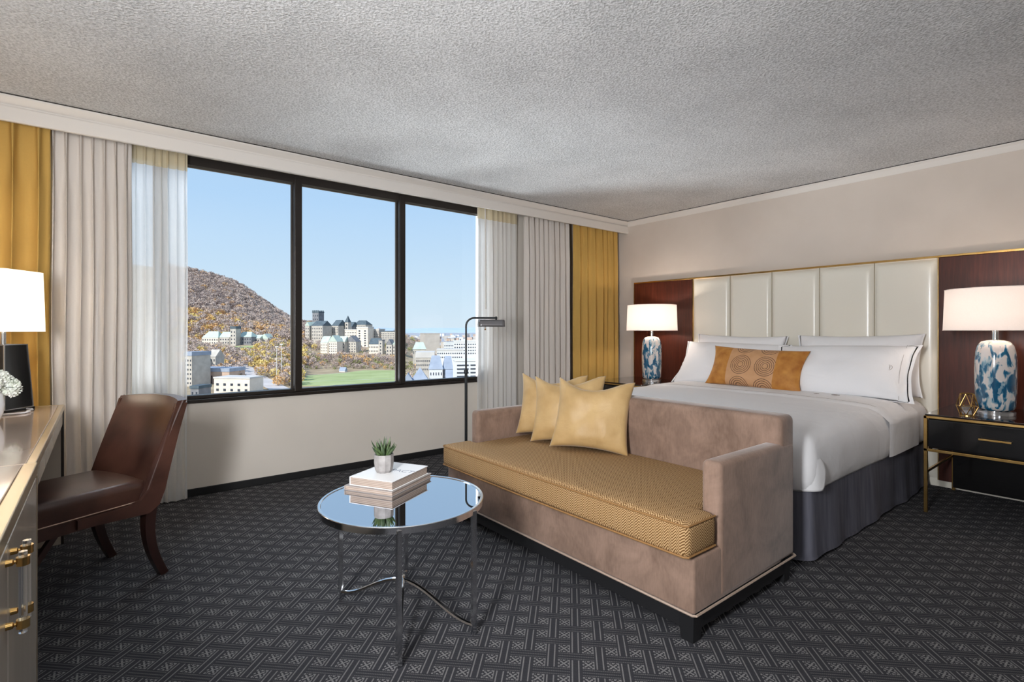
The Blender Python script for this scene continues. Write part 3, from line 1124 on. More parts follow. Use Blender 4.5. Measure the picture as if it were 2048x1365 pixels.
# seat cushion with front corners wrapping the arms
bm = bmesh.new()
cx0, cx1, ca_ = 1.705, SX1 - .157, 1.925
poly = [(cx0, SY0 + .004), (ca_ - .005, SY0 + .004), (ca_ - .005, SY0 + .092), (cx1, SY0 + .092), (cx1, SY1 - .092), (ca_ - .005, SY1 - .092), (ca_ - .005, SY1 - .004), (cx0, SY1 - .004)]
vb = [bm.verts.new((p[0], p[1], .338)) for p in poly]
f0 = bm.faces.new(vb)
r_ = bmesh.ops.extrude_face_region(bm, geom=[f0])
for g in r_['geom']:
    if isinstance(g, bmesh.types.BMVert): g.co.z = .478
bmesh.ops.recalc_face_normals(bm, faces=list(bm.faces))
bmesh.ops.bevel(bm, geom=list(bm.edges), offset=.034, segments=5, profile=.5, affect='EDGES')
mbq = MB()
add_bm(mbq, bm)
# crown the edges slightly: the front sags outwards a little
mbq.v = [(x - (.012 * math.sin(PI * (y - SY0) / (SY1 - SY0)) if x < 1.74 else 0), y, z) for x, y, z in mbq.v]
sc_ = mbq.build('seat_cushion', M['herringbone'], sofa, smooth=True, boxuv=True)
for zz in (.466, .350):
    pts = [(cx0 + .003, SY0 + .02), (cx0 + .014, SY0 + .008), (ca_ - .02, SY0 + .008)]
    left = [(ca_ - .02, SY1 - .008), (cx0 + .014, SY1 - .008), (cx0 + .003, SY1 - .02)]
    front = [(cx0 + .003 - .012 * math.sin(PI * k / 24), SY1 - .02 - (SY1 - SY0 - .04) * k / 24) for k in range(1, 24)]
    MB().tube([(x, y, zz) for x, y in left + front + pts], .0045, 6).build('piping', M['herringbone_piping'], sc_, smooth=True)

# throw pillows on the sofa
yp = math.atan2(-.42, .25)


def throw(c, label, seed, size=.475, dz=0.0, tilt=-20, roll=0.0, yaw=yp):
    pillow('throw_pillow', label, 'pillow', size, size * .93, .17, M['gold_satin'], c, yaw, math.radians(tilt), roll, 'gold throw pillows', seed=seed, pinch=.10, wr=.02, chop=.13)


throw((2.335, 2.145, .690), 'front gold satin throw pillow, fully in view on the settee', 31, roll=.05)
throw((2.37, 2.385, .695), 'middle gold satin throw pillow, sandwiched between two others', 32, roll=-.02, yaw=yp + .05)
throw((2.40, 2.57, .700), 'rear gold satin throw pillow, nearest the far settee arm', 33, roll=.03, yaw=yp + .12, size=.46)

# ------------------------------------------------------------------ side table
tc_ = Vector((.996, 1.983, 0))
tb = thing('side_table', 'round chrome side table with mirrored top', 'table', tc_)
R_, ZTB = .337, .50
MB().lathe([(R_ - .012, ZTB - .012), (R_ - .012, ZTB - .003), (0.0, ZTB - .003)], tc_, 64, cap=False).build('mirror_top', M['mirror_top'], tb)
MB().lathe([(R_ - .012, ZTB - .026), (R_, ZTB - .026), (R_ + .001, ZTB - .002), (R_ - .001, ZTB), (R_ - .010, ZTB), (R_ - .012, ZTB - .002), (R_ - .012, ZTB - .026)], tc_, 80, cap=False).build('rim', M['chrome'], tb, smooth=True)
MB().lathe([(R_ - .010, ZTB - .014), (0, ZTB - .014)], tc_, 48, cap=False).build('underside', M['black_lacquer'], tb)
feet = [Vector((.827, 2.302, 0)), Vector((.826, 1.678, 0)), Vector((1.167, 1.667, 0)), Vector((1.164, 2.285, 0))]
feet = [tc_ + (p - tc_).normalized() * .334 for p in feet]
for p in feet:
    MB().tube([p, p + Vector((0, 0, ZTB - .012))], .0125, 4, sq=True).build('leg', M['chrome'], tb)
for a, c_ in ((0, 2), (1, 3)):
    p, q = feet[a], feet[c_]
    pts = []
    for k in range(25):
        t = k / 24
        s = abs(2 * t - 1)
        z = .035 + .115 * (.5 + .5 * math.cos(PI * s))
        pts.append(p.lerp(q, t) + Vector((0, 0, z)))
    MB().tube(pts, .009, 8).build('stretcher', M['chrome'], tb, smooth=True)

# books
bo = Vector((.972, 2.033))
eA = Vector((-.485, .875))      # along the short edge, away to the left
eB = Vector((.877, .48))        # along the long edge, away to the right
eA.normalize()
eB = Vector((eA.y, -eA.x))


def book(name, label, o2, la, lb, z0, z1, cover, cov_t=.003, spine_b=False):
    t = thing(name, label, 'book', (o2.x, o2.y, z0), 0, 'books on the side table')
    ang = math.atan2(eB.y, eB.x)
    t.rotation_euler = (0, 0, ang)
    # local x along eB, local y along eA
    h = z1 - z0
    MB().box(.004, lb - .004, .004, la - .004, cov_t, h - cov_t).build('pages', M['pages'], t, world=False)
    MB().rbox(0, lb, 0, la, 0, cov_t, .001, 1).build('back_cover', cover, t, world=False)
    c = MB().rbox(0, lb, 0, la, h - cov_t, h, .001, 1).build('front_cover', cover, t, world=False)
    MB().rbox(0, lb, la - .004, la, 0, h, .001, 1).build('spine', cover, t, world=False)
    return t, c


book('book', 'thin grey book at the bottom of the pair on the side table', bo - eA * .008 - eB * .012, .255, .315, ZTB - .003, ZTB + .018, M['book_grey'])
bk, cov = book('book', 'thick white book on top of the grey one', bo, .228, .285, ZTB + .018, ZTB + .056, M['book_white'])
cu = bpy.data.curves.new('title', 'FONT')
cu.body = 'IMPACT'
cu.size = .048
cu.align_x = 'CENTER'
cu.extrude = .0003
tt = bpy.data.objects.new('title', cu)
COL.objects.link(tt)
bpy.context.view_layer.update()
me = bpy.data.meshes.new_from_object(tt.evaluated_get(bpy.context.evaluated_depsgraph_get()))
bpy.data.objects.remove(tt)
to = bpy.data.objects.new('title', me)
COL.objects.link(to)
me.materials.clear()
me.materials.append(M['print_grey'])
to.parent = cov
to.rotation_euler = (0, 0, -PI / 2)
to.location = (.145, .085, .0384)

# succulent
pc = Vector((1.012, 2.205, ZTB + .056))
sp = thing('potted_succulent', 'small spiky succulent in a faceted grey pot on the books', 'plant', pc)
MB().lathe([(.032, 0), (.040, .012), (.045, .045), (.044, .082), (.038, .082), (.037, .070), (.0, .068)], pc, 10, cap=False).build('pot', M['concrete'], sp)
MB().lathe([(.037, .066), (.0, .074)], pc, 14, cap=False).build('soil', M['dark_trunk'], sp)
rnd = random.Random(4)
for ring, (nn, tilt, ln) in enumerate(((9, 62, .075), (8, 42, .085), (6, 22, .088), (3, 8, .08))):
    for k in range(nn):
        a = 2 * PI * (k + ring * .4) / nn + rnd.uniform(-.15, .15)
        tl_ = math.radians(tilt + rnd.uniform(-6, 6))
        L = ln * rnd.uniform(.85, 1.15)
        pts, rs = [], []
        for j in range(6):
            t = j / 5
            bend = tl_ * (1 - .25 * t)
            rad_ = .006 + L * t * math.sin(bend)
            pts.append(pc + Vector((rad_ * math.cos(a), rad_ * math.sin(a), .068 + L * t * math.cos(bend))))
            rs.append(.0072 * (1 - t) ** .8 * (1 + .5 * math.sin(PI * t)) + .0004)
        MB().tube(pts, rs, 6).build('leaf', M['succulent'], sp, smooth=True)

# ------------------------------------------------------------------ floor lamp
fx, fy = 2.45, 3.70
fl = thing('floor_lamp', 'dark metal pharmacy floor lamp behind the settee', 'lamp', (fx, fy, 0))
MB().lathe([(.0, 0), (.13, 0), (.13, .012), (.115, .02), (.02, .03), (.0, .03)], (fx, fy, 0), 36, cap=False).build('base', M['gunmetal'], fl, smooth=True)
MB().tube([(fx, fy, .02), (fx, fy, .86)], .0125, 12).build('lower_pole', M['gunmetal'], fl, smooth=True)
MB().lathe([(.013, .83), (.018, .835), (.018, .865), (.013, .87)], (fx, fy, 0), 16).build('collar', M['gunmetal'], fl, smooth=True)
dirr = Vector((.88, -.475, 0)).normalized()
arc = [Vector((fx, fy, .86)), Vector((fx, fy, 1.24))] + [Vector((fx, fy, 1.24)) + dirr * (.07 - .07 * math.cos(a)) + Vector((0, 0, .07 * math.sin(a))) for a in [PI / 2 * k / 8 for k in range(1, 9)]] + [Vector((fx, fy, 1.31)) + dirr * .27]
MB().tube(arc, .0085, 10).build('upper_pole', M['gunmetal'], fl, smooth=True)
# half-round shade
sd0 = Vector((fx, fy, 1.235)) + dirr * .105
mside = dirr.cross(Vector((0, 0, 1)))
nS = 16
L_ = .225


def shade_fn(r):
    def fn(u, v):
        a = PI * v
        return tuple(sd0 + dirr * (L_ * u) + mside * (r * math.cos(a)) + Vector((0, 0, .062 * math.sin(a) ** .8 * r / .05)))
    return fn


shd = MB().grid(shade_fn(.05), 8, nS).build('shade', M['steel_shade'], fl, smooth=True)
shd.modifiers.new('thickness', 'SOLIDIFY').thickness = .002
for u in (0.0, 1.0):
    ring = [shade_fn(.05)(u, k / nS) for k in range(nS + 1)]
    MB().add(ring, [list(range(nS + 1))]).build('shade_end', M['gunmetal'] if u else M['steel_shade'], fl)
kp = sd0 + dirr * .06
MB().tube([kp + Vector((0, 0, .005)), kp + Vector((0, 0, -.018)), kp + Vector((0, 0, -.02)), kp + Vector((0, 0, -.03))], [.003, .003, .008, .006], 8).build('switch', M['brass'], fl, smooth=True)
MB().tube([sd0 + dirr * .155 + Vector((0, 0, .06)), sd0 + dirr * .155 + Vector((0, 0, .088))], .008, 8).build('swivel', M['gunmetal'], fl, smooth=True)

# ------------------------------------------------------------------ desk and cabinet
DX, DZ = -.155, .78
CY0, CY1 = .88, 2.232
cab = thing('cabinet', 'champagne lacquer cabinet with acrylic bar handles beside the desk', 'cabinet', (-.45, (CY0 + CY1) / 2, 0))
MB().rbox(-.745, DX - .018, CY0, CY1 - .002, .03, .742, .003).build('body', M['champagne'], cab)
MB().box(-.70, DX - .05, CY0 + .03, CY1 - .03, 0, .03).build('plinth', M['dark_edge'], cab)
MB().rbox(-.745, DX - .035, CY0, CY1 - .002, .745, DZ, .003).build('top', M['taupe_lacquer'], cab)
MB().rbox(DX - .034, DX, CY0, CY1 - .002, DZ - .036, DZ + .001, .003).build('front_trim', M['pale_gold'], cab)
MB().rbox(DX - .020, DX, CY1 - .022, CY1 - .004, .03, DZ - .036, .002).build('corner_trim', M['pale_gold'], cab)
MB().box(DX - .018, DX - .003, CY1 - .030, CY1 - .022, .03, DZ - .036).build('corner_dark_strip', M['dark_edge'], cab)  # dark trim strip next to the pale gold corner trim
for (a, c_, hy) in ((CY0 + .01, 1.554, 1.520), (1.560, CY1 - .034, 1.596)):
    dr = MB().rbox(DX - .017, DX - .001, a, c_, .045, .738, .002).build('door', M['champagne'], cab)
    hx = DX + .026
    z0, z1 = .565, .715
    hd = MB().tube([(hx, hy, z0 - .012), (hx, hy, z1 + .012)], .0075, 16).build('handle', M['acrylic'], dr, smooth=True)
    for zz in (z0 + .008, z1 - .008):
        b = MB()
        b.tube([(hx, hy, zz - .009), (hx, hy, zz + .009)], .0115, 16)
        b.tube([(DX - .001, hy, zz), (DX + .010, hy, zz), (DX + .012, hy, zz), (DX + .018, hy, zz)], [.008, .007, .004, .004], 12)
        o = b.build('handle_mount', M['brass'], dr, smooth=True)

desk = thing('desk', 'writing desk with taupe lacquer top and pale gold edge', 'desk', (-.45, 3.05, 0))
EY = 3.885
MB().rbox(-.745, DX - .028, CY1 + .001, EY - .02, DZ - .03, DZ, .003).build('top', M['taupe_lacquer'], desk)
MB().rbox(DX - .028, DX - .004, CY1 + .001, EY, DZ - .03, DZ + .001, .003).build('front_trim', M['pale_gold'], desk)
MB().rbox(-.745, DX - .028, EY - .02, EY, DZ - .03, DZ + .001, .003).build('end_trim', M['pale_gold'], desk)
MB().rbox(DX - .024, DX - .008, CY1 + .001, EY - .005, DZ - .105, DZ - .03, .003).build('apron', M['champagne'], desk)
MB().rbox(-.74, DX - .008, EY - .045, EY - .005, 0, DZ - .03, .003).build('end_panel', M['champagne'], desk)
MB().rbox(DX - .016, DX - .004, EY - .047, EY - .003, 0, DZ - .031, .002).build('end_panel_edge', M['dark_edge'], desk)
MB().rbox(-.75, -.73, CY1 + .001, EY - .045, .25, DZ - .03, .003).build('modesty_panel', M['champagne'], desk)

# desk lamp: square tapered base, square shade
lc = Vector((-.396, 3.776, DZ))
la = math.atan2(.797, .604)
dl = thing('desk_lamp', 'black tapered lamp with chrome edges and square white shade', 'lamp', lc, la)


def frustum(mb, h0, h1, z0, z1):
    vs = [(sx * h, sy * h, z) for h, z in ((h0, z0), (h1, z1)) for sx, sy in ((-1, -1), (1, -1), (1, 1), (-1, 1))]
    return mb.add(vs, [(3, 2, 1, 0), (4, 5, 6, 7), (0, 1, 5, 4), (1, 2, 6, 5), (2, 3, 7, 6), (3, 0, 4, 7)])


frustum(MB(), .081, .064, .012, .345).build('body', M['lamp_black'], dl, world=False)
frustum(MB(), .086, .086, 0, .012).build('base', M['lamp_black'], dl, world=False)
b = MB()
for sx, sy in ((-1, -1), (1, -1), (1, 1), (-1, 1)):
    b.tube([(sx * .081, sy * .081, .012), (sx * .064, sy * .064, .349)], .0036, 4, sq=True)
for (h, z) in ((.0815, .013), (.0645, .347)):
    q = [(-h, -h, z), (h, -h, z), (h, h, z), (-h, h, z)]
    for k in range(4): b.tube([q[k], q[(k + 1) % 4]], .0036, 4, sq=True)
b.build('edge_trim', M['chrome'], dl, world=False)
MB().tube([(0, 0, .345), (0, 0, .47)], .011, 12).build('neck', M['chrome'], dl, smooth=True, world=False)


def shade_sq(h0, h1, z0, z1, r=.02):
    vs = []
    for h, z in ((h0, z0), (h1, z1)):
        for (x, y, nx, ny) in rrect(-h, h, -h, h, r, 5):
            vs.append((x, y, z))
    n = len(vs) // 2
    return vs, n


pts0 = []
for (px_, py_, a0) in ((1, 1, 0), (-1, 1, PI / 2), (-1, -1, PI), (1, -1, 1.5 * PI)):
    for k in range(6):
        a = a0 + PI / 2 * k / 5
        pts0.append((px_, py_, math.cos(a), math.sin(a)))
vs = []
for h, z in ((.123, .415), (.117, .735)):
    for (px_, py_, cx_, sx_) in pts0:
        vs.append((px_ * (h - .022) + .022 * cx_, py_ * (h - .022) + .022 * sx_, z))
n_ = len(pts0)
MB().add(vs, [(k, (k + 1) % n_, n_ + (k + 1) % n_, n_ + k) for k in range(n_)]).build('lamp_shade', M['shade_desk'], dl, smooth=True, world=False, ang=60)
MB().tube([(-.116, 0, .725), (.116, 0, .725)], .003, 6).build('shade_spider', M['chrome'], dl, world=False)
light('lamp_bulb', 'POINT', (0, 0, .56), 8, (1.0, .88, .72), parent=dl, radius=.04)
cord = [(.04, -.078, .006), (.03, -.12, .006), (.00, -.15, .006), (-.04, -.16, .006), (-.06, -.19, .006), (-.10, -.20, .006), (-.14, -.18, .006), (-.17, -.14, .006)]
MB().tube(cord, .0045, 8).build('cord', M['white_cord'], dl, smooth=True, world=False)

# vase and hydrangeas
vc = Vector((-.405, 3.30, DZ))
va = MB().lathe([(.0, 0), (.035, .0), (.048, .012), (.060, .045), (.064, .085), (.060, .125), (.055, .145), (.050, .145), (.054, .12), (.054, .05), (.0, .03)], vc, 36, cap=False).build('vase', M['white_ceramic'], None, smooth=True)
tagobj(va, 'small round white ceramic vase at the edge of the desk', 'vase')
bq = thing('hydrangea_bouquet', 'white hydrangea blooms in the white vase on the desk', 'flowers', vc + Vector((0, 0, .03)))
rnd = random.Random(6)
heads = [(Vector((-.035, -.02, .215)), .058), (Vector((.042, .012, .185)), .050), (Vector((-.02, .055, .195)), .052), (Vector((.01, -.05, .18)), .05), (Vector((.075, .02, .155)), .042)]
for hc, hr in heads:
    b = MB()
    for k in range(110):
        d = Vector((rnd.gauss(0, 1), rnd.gauss(0, 1), rnd.gauss(.25, 1))).normalized()
        p = vc + hc + d * hr * rnd.uniform(.86, 1.08)
        t1_ = d.orthogonal().normalized()
        t1_ = Matrix.Rotation(rnd.uniform(0, PI), 3, d) @ t1_
        t2_ = d.cross(t1_)
        s = rnd.uniform(.008, .013)
        c0 = p - d * .004
        for (ux, uy) in ((t1_, t2_), (t2_, -t1_), (-t1_, -t2_), (-t2_, t1_)):
            q = ux * s + d * .003
            b.add([c0, p + q * .6 + uy * s * .45, p + q * 1.1 + uy * s * .05 + d * .002, p + q * .6 - uy * s * .45], [(0, 1, 2, 3)])
    b.lathe([(hr * .86 * math.sin(PI * k / 8) + .0005, -hr * .86 * math.cos(PI * k / 8)) for k in range(9)], vc + hc, 12, cap=False)
    b.build('bloom', M['petal'], bq, smooth=True)
    MB().tube([vc + Vector((hc.x * .2, hc.y * .2, .04)), vc + hc * .8], .003, 6).build('stem', M['dark_leaf'], bq)
for a, el in ((-.2, .15), (.5, .16), (-1.4, .15)):
    d = Vector((math.cos(a), math.sin(a), .25)).normalized()
    sd = d.cross(Vector((0, 0, 1))).normalized()
    o0 = vc + Vector((0, 0, el))
    MB().grid(lambda u, v: tuple(o0 + d * (.03 + .075 * u) + sd * ((v - .5) * .05 * math.sin(PI * min(1, u * .95 + .04)) ** .8) + Vector((0, 0, -.02 * u * u + .008 * abs(v - .5)))), 8, 4).build('leaf', M['dark_leaf'], bq, smooth=True)

# ------------------------------------------------------------------ leather chair
ch_ = thing('desk_chair', 'dark brown leather desk chair with splayed wooden legs', 'chair', (-.095, 3.157, 0), math.atan2(-.44, -.90))
# local: +x forward, +y towards the camera side
bm = bmesh.new()
sp_ = [(.295, -.235), (.315, -.15), (.32, 0), (.315, .15), (.295, .235), (-.20, .225), (-.215, .10), (-.22, 0), (-.215, -.10), (-.20, -.225)]
vb = [bm.verts.new((p[0], p[1], .392)) for p in sp_]
f0 = bm.faces.new(vb)
r_ = bmesh.ops.extrude_face_region(bm, geom=[f0])
for g in r_['geom']:
    if isinstance(g, bmesh.types.BMVert): g.co.z = .485
bmesh.ops.recalc_face_normals(bm, faces=list(bm.faces))
bmesh.ops.bevel(bm, geom=[e for e in bm.edges if max(v.co.z for v in e.verts) > .47], offset=.035, segments=4, profile=.5, affect='EDGES')
q = MB()
add_bm(q, bm)
q.build('seat', M['leather'], ch_, smooth=True, world=False, ang=60)
# apron frame follows the seat outline
ap = MB()
out = [(p[0] * 1.005, p[1] * 1.01) for p in sp_]
ap.prism(out, 'z', .335, .390)
ap.build('seat_frame', M['leather'], ch_, world=False)
nl = MB()
nl.tube([(p[0] * 1.012, p[1] * 1.018, .391) for p in sp_], .003, 5, closed=True)
nl.build('piping', M['nail_line'], ch_, world=False)


def back_fn(off):
    def fn(u, v):
        y = (u * 2 - 1)
        z = .40 + .46 * v - .012 * (y * y)
        lean = -.185 - .155 * v - .02 * v * v
        wrap = .055 * (abs(y) ** 2.2)
        w = .232 + .016 * v
        pad = 0
        if off < 0:
            pad = .016 * (1 - abs(y) ** 4) * (1 - abs(2 * v - 1) ** 6)
        x = lean + wrap - .02 + pad - max(0, off)
        return (x, y * w, z)
    return fn


mbk = MB()
nu, nv = 22, 18
mbk.grid(back_fn(-1), nu, nv)
mbk.grid(back_fn(.045), nu, nv)
w_ = nu + 1
tot = w_ * (nv + 1)
edge = [i for i in range(nu)]
for i in range(nu):
    mbk.f.append([i, i + 1, tot + i + 1, tot + i])
    a = nv * w_
    mbk.f.append([a + i, a + i + 1, tot + a + i + 1, tot + a + i])
for j in range(nv):
    mbk.f.append([j * w_, (j + 1) * w_, tot + (j + 1) * w_, tot + j * w_])
    mbk.f.append([j * w_ + nu, (j + 1) * w_ + nu, tot + (j + 1) * w_ + nu, tot + j * w_ + nu])
bk_ = mbk.build('backrest', M['leather'], ch_, smooth=True, world=False, ang=50)
# welt on the backrest edge and outer side rails sweeping into the seat frame
for sy in (-1, 1):
    pts = []
    for k in range(15):
        t = k / 14
        v = 1 - t
        z = .40 + .46 * v - .012
        x = -.185 - .155 * v - .02 * v * v + .012
        pts.append((x, sy * (.236 + .016 * v), z))
    MB().tube(pts, .006, 6).build('welt', M['leather'], bk_, smooth=True, world=False)
    rail = [(-.318, .835), (-.372, .835), (-.332, .70), (-.285, .52), (-.262, .42), (-.235, .355), (-.19, .325), (-.05, .335), (.10, .345), (.10, .385), (-.10, .385), (-.155, .40), (-.19, .44), (-.245, .60), (-.295, .76)]
    m2 = MB()
    m2.prism(rail, 'y', sy * .234, sy * .252)
    m2.build('side_rail', M['walnut'] if False else M['leather'], ch_, world=False)
for sy in (-1, 1):
    # rear leg curving backwards
    pts, rs = [], []
    for k in range(9):
        t = k / 8
        pts.append((-.205 - .065 * t ** 1.8 + .03 * math.sin(PI * t) * .6, sy * .222, .35 - .35 * t))
        rs.append(.034 - .010 * t)
    MB().tube(pts, rs, 4, sq=True).build('leg', M['walnut'], ch_, world=False)
    pts = [(.265, sy * .21, .34), (.267, sy * .212, .17), (.269, sy * .214, 0)]
    MB().tube(pts, [.032, .028, .023], 4, sq=True).build('leg', M['walnut'], ch_, world=False)
    MB().tube([(.255, sy * .205, .20), (.16, sy * .20, .335)], .016, 4, sq=True).build('corner_brace', M['walnut'], ch_, world=False)
MB().rbox(-.23, -.19, -.21, .21, .30, .335, .004).build('rear_rail', M['walnut'], ch_, world=False)
#EXTERIOR
# ------------------------------------------------------------------ outdoors: hill, campus, city (metres, real distances)
RX, RY = SA, -CA


def WP(u, d, z=0.0):
    t = (u - 1024.0) / FPX
    return Vector((d * (CA + t * SA), d * (SA - t * CA), z))


def zv(v, d):
    return EYE - (v - HZ) * d / FPX


UC = [150, 372, 430, 480, 500, 540, 570, 600, 650, 720, 800, 830, 860, 1100]
ZR = [190, 150, 132, 112, 93, 58, 30, 15, 7.5, 2, -3, -24, -46, -46]
DC = [60, 400, 600, 660, 760, 900, 1050, 1300, 1650, 2600, 6000, 9000, 12500, 13500]
SC = [0, 0, .0, .05, .20, .36, .60, 1.0, .85, .2, 0, 0, 0, 0]
FZ = [0, 0, 0, 0, 0, 0, 0, 0, 0, 0, 0, 10, 112, 60]
GZ = -46.0


def lerp(xs, ys_, x):
    if x <= xs[0]: return ys_[0]
    for i in range(len(xs) - 1):
        if x <= xs[i + 1]:
            t = (x - xs[i]) / (xs[i + 1] - xs[i])
            return ys_[i] + (ys_[i + 1] - ys_[i]) * t
    return ys_[-1]


def sm(xs, ys_, x, h):
    return (lerp(xs, ys_, x - h) + lerp(xs, ys_, x) * 2 + lerp(xs, ys_, x + h)) / 4


def gz(u, d):
    zr = sm(UC, ZR, u, 12)
    zl = lerp([400, 480, 560, 650, 760, 850], [-46, -44, -40, -34, -26, -19], d)
    zm = lerp([600, 660, 760, 850], [-46, -43, -35, -29], d)
    k = lerp([560, 620], [0, 1], u)
    zn = zl + (zm - zl) * k
    k = lerp([800, 850], [0, 1], u)
    zn = zn + (GZ - zn) * k
    if d > 850:
        t = min(1.0, (d - 850) / 450)
        z = zn + (zr - zn) * t
        if d > 1300:
            f = lerp([1300, 1650, 2600, 6000], [1, .85, .2, 0], d)
            z = GZ + (zr - GZ) * f
    else:
        z = zn
    z += lerp(DC, FZ, d) * (1 + .12 * math.sin(u * .021) + .08 * math.sin(u * .06))
    if d > 700 and d < 2600: z += 1.5 * noise.noise(Vector((u * .03, d * .008, 0)))
    return z


dlist = [60, 150, 250, 320, 400, 450, 500, 550, 600, 630, 660, 700, 730, 760, 800, 850, 900, 950, 1000, 1050, 1110, 1170, 1230, 1300, 1370, 1450, 1550, 1650, 2000, 2600, 4000, 6000, 7500, 9000]
ulist = list(range(-100, 1301, 14))
vs = []
for d in dlist:
    for u in ulist:
        vs.append(tuple(WP(u, d, gz(u, d))))
nu_ = len(ulist)
JF = dlist.index(1650)
qd = lambda j, i: (j * nu_ + i, j * nu_ + i + 1, (j + 1) * nu_ + i + 1, (j + 1) * nu_ + i)
fs = [qd(j, i) for j in range(JF) for i in range(nu_ - 1)]
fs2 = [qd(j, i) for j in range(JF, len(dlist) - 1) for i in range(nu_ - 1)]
gf = MB().add(vs, fs2).build('distant_plain', M['far_plain_haze'], None, smooth=True, ang=180)
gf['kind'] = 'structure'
g_ = MB().add(vs, fs).build('ground', M['hill_ground'], None, smooth=True, ang=180)
g_['kind'] = 'structure'
vs = []
d2 = [9000, 10000, 11000, 12000, 12500, 13500]
for d in d2:
    for u in ulist:
        vs.append(tuple(WP(u, d, gz(u, d) + 4)))
fs = [(j * nu_ + i, j * nu_ + i + 1, (j + 1) * nu_ + i + 1, (j + 1) * nu_ + i) for j in range(len(d2) - 1) for i in range(nu_ - 1)]
g2 = MB().add(vs, fs).build('distant_ridge', M['far_ridge_haze'], None, smooth=True, ang=180)
g2['kind'] = 'structure'

CLEAR = []     # pixel rectangles kept free of nearer trees: u0,u1,v0,v1,d


def keep(u0, u1, v0, v1, d):
    CLEAR.append((u0, u1, v0, v1, d))


BASE_RZ = YAW - PI / 2
WMESH = {}


def bld(name, label, u0, u1, vt, vb, d, wall, deep=14.0, yaw=0.0, roof='flat', rmat=None, vr=None, wins=None, cat='building', parent=None, group=None, clear=True, sidewins=None, below=10.0, wmat='far_window', inset=0.0):
    """box body between pixel columns u0..u1 and rows vt..vb at distance d, with a roof reaching row vr."""
    w = (u1 - u0) * d / FPX
    z0, z1 = zv(vb, d), zv(vt, d)
    c = WP((u0 + u1) / 2, d, z0)
    if parent is None:
        t = thing(name, label, cat, c, BASE_RZ + math.radians(yaw), group)
        o = Vector((0, 0, 0))
    else:
        t = parent
        rel = c - t.location
        a = -t.rotation_euler[2]
        o = Vector((rel.x * math.cos(a) - rel.y * math.sin(a), rel.x * math.sin(a) + rel.y * math.cos(a), rel.z))
    h = z1 - z0
    ox, oy, oz = o
    MB().box(ox - w / 2, ox + w / 2, oy, oy + deep, oz - below, oz + h).build('wall', M[wall], t, world=False)
    rm = M[rmat or 'flat_roof']
    rh = (zv(vr, d) - z1) if vr is not None else 0.6
    e = .4
    x0, x1, y0, y1, zt = ox - w / 2 - e, ox + w / 2 + e, oy - e, oy + deep + e, oz + h
    m = MB()
    if roof == 'flat':
        m.box(x0, x1, y0, y1, zt, zt + max(.8, rh))
    elif roof == 'gable':      # ridge runs left-right
        ym = (y0 + y1) / 2
        m.add([(x0, y0, zt), (x1, y0, zt), (x1, y1, zt), (x0, y1, zt), (x0, ym, zt + rh), (x1, ym, zt + rh)], [(0, 1, 5, 4), (2, 3, 4, 5), (0, 4, 3), (1, 2, 5), (3, 2, 1, 0)])
    elif roof == 'gablefront':  # ridge runs away from the viewer
        xm = (x0 + x1) / 2
        m.add([(x0, y0, zt), (x1, y0, zt), (x1, y1, zt), (x0, y1, zt), (xm, y0, zt + rh), (xm, y1, zt + rh)], [(0, 4, 5, 3), (1, 2, 5, 4), (0, 1, 4), (2, 3, 5), (3, 2, 1, 0)])
    elif roof == 'hip':
        ym = (y0 + y1) / 2
        k = min((x1 - x0) * .22, deep * .5)
        m.add([(x0, y0, zt), (x1, y0, zt), (x1, y1, zt), (x0, y1, zt), (x0 + k, ym, zt + rh), (x1 - k, ym, zt + rh)], [(0, 1, 5, 4), (2, 3, 4, 5), (0, 4, 3), (1, 2, 5), (3, 2, 1, 0)])
    elif roof == 'pyramid':
        m.add([(x0, y0, zt), (x1, y0, zt), (x1, y1, zt), (x0, y1, zt), ((x0 + x1) / 2, (y0 + y1) / 2, zt + rh)], [(0, 1, 4), (1, 2, 4), (2, 3, 4), (3, 0, 4), (3, 2, 1, 0)])
    elif roof == 'crenel':
        m.box(x0, x1, y0, y1, zt, zt + rh * .5)
        n = 4
        for k in range(n):
            for (ya, yb) in ((y0, y0 + 1.2), (y1 - 1.2, y1)):
                xa = x0 + (x1 - x0) * (k + .1) / n
                m.box(xa, xa + (x1 - x0) * .55 / n, ya, yb, zt + rh * .5, zt + rh)
    m.build('roof', rm, t, world=False)

    def wobj():
        if wmat not in WMESH:
            bx_ = MB().box(-.5, .5, -.5, .5, -.5, .5).build('window', M[wmat], None)
            WMESH[wmat] = bx_.data
            bpy.data.objects.remove(bx_)
        q = bpy.data.objects.new('window', WMESH[wmat])
        COL.objects.link(q)
        q.parent = t
        return q
    if wins:
        rows, cols = wins[:2]
        fw, fh = wins[2:4] if len(wins) >= 4 else (.45, .45)
        top, bot = wins[4:6] if len(wins) >= 6 else (.08, .06)
        H_ = h * (1 - top - bot)
        for r in range(rows):
            for k in range(cols):
                q = wobj()
                q.location = (ox - w / 2 + w * (k + .5) / cols, oy - .02, oz + h * bot + H_ * (r + .5) / rows)
                q.scale = (w / cols * fw, .35, H_ / rows * fh)
    if sidewins:
        rows, cols = sidewins
        for r in range(rows):
            for k in range(cols):
                q = wobj()
                q.location = (ox + w / 2 + .02, oy + deep * (k + .5) / cols, oz + h * (r + .5) / rows)
                q.scale = (.35, deep / cols * .4, h / rows * .4)
    if clear: keep(u0 - 1, u1 + 1, min(vt, vr or vt), vb - 2, d)
    return t


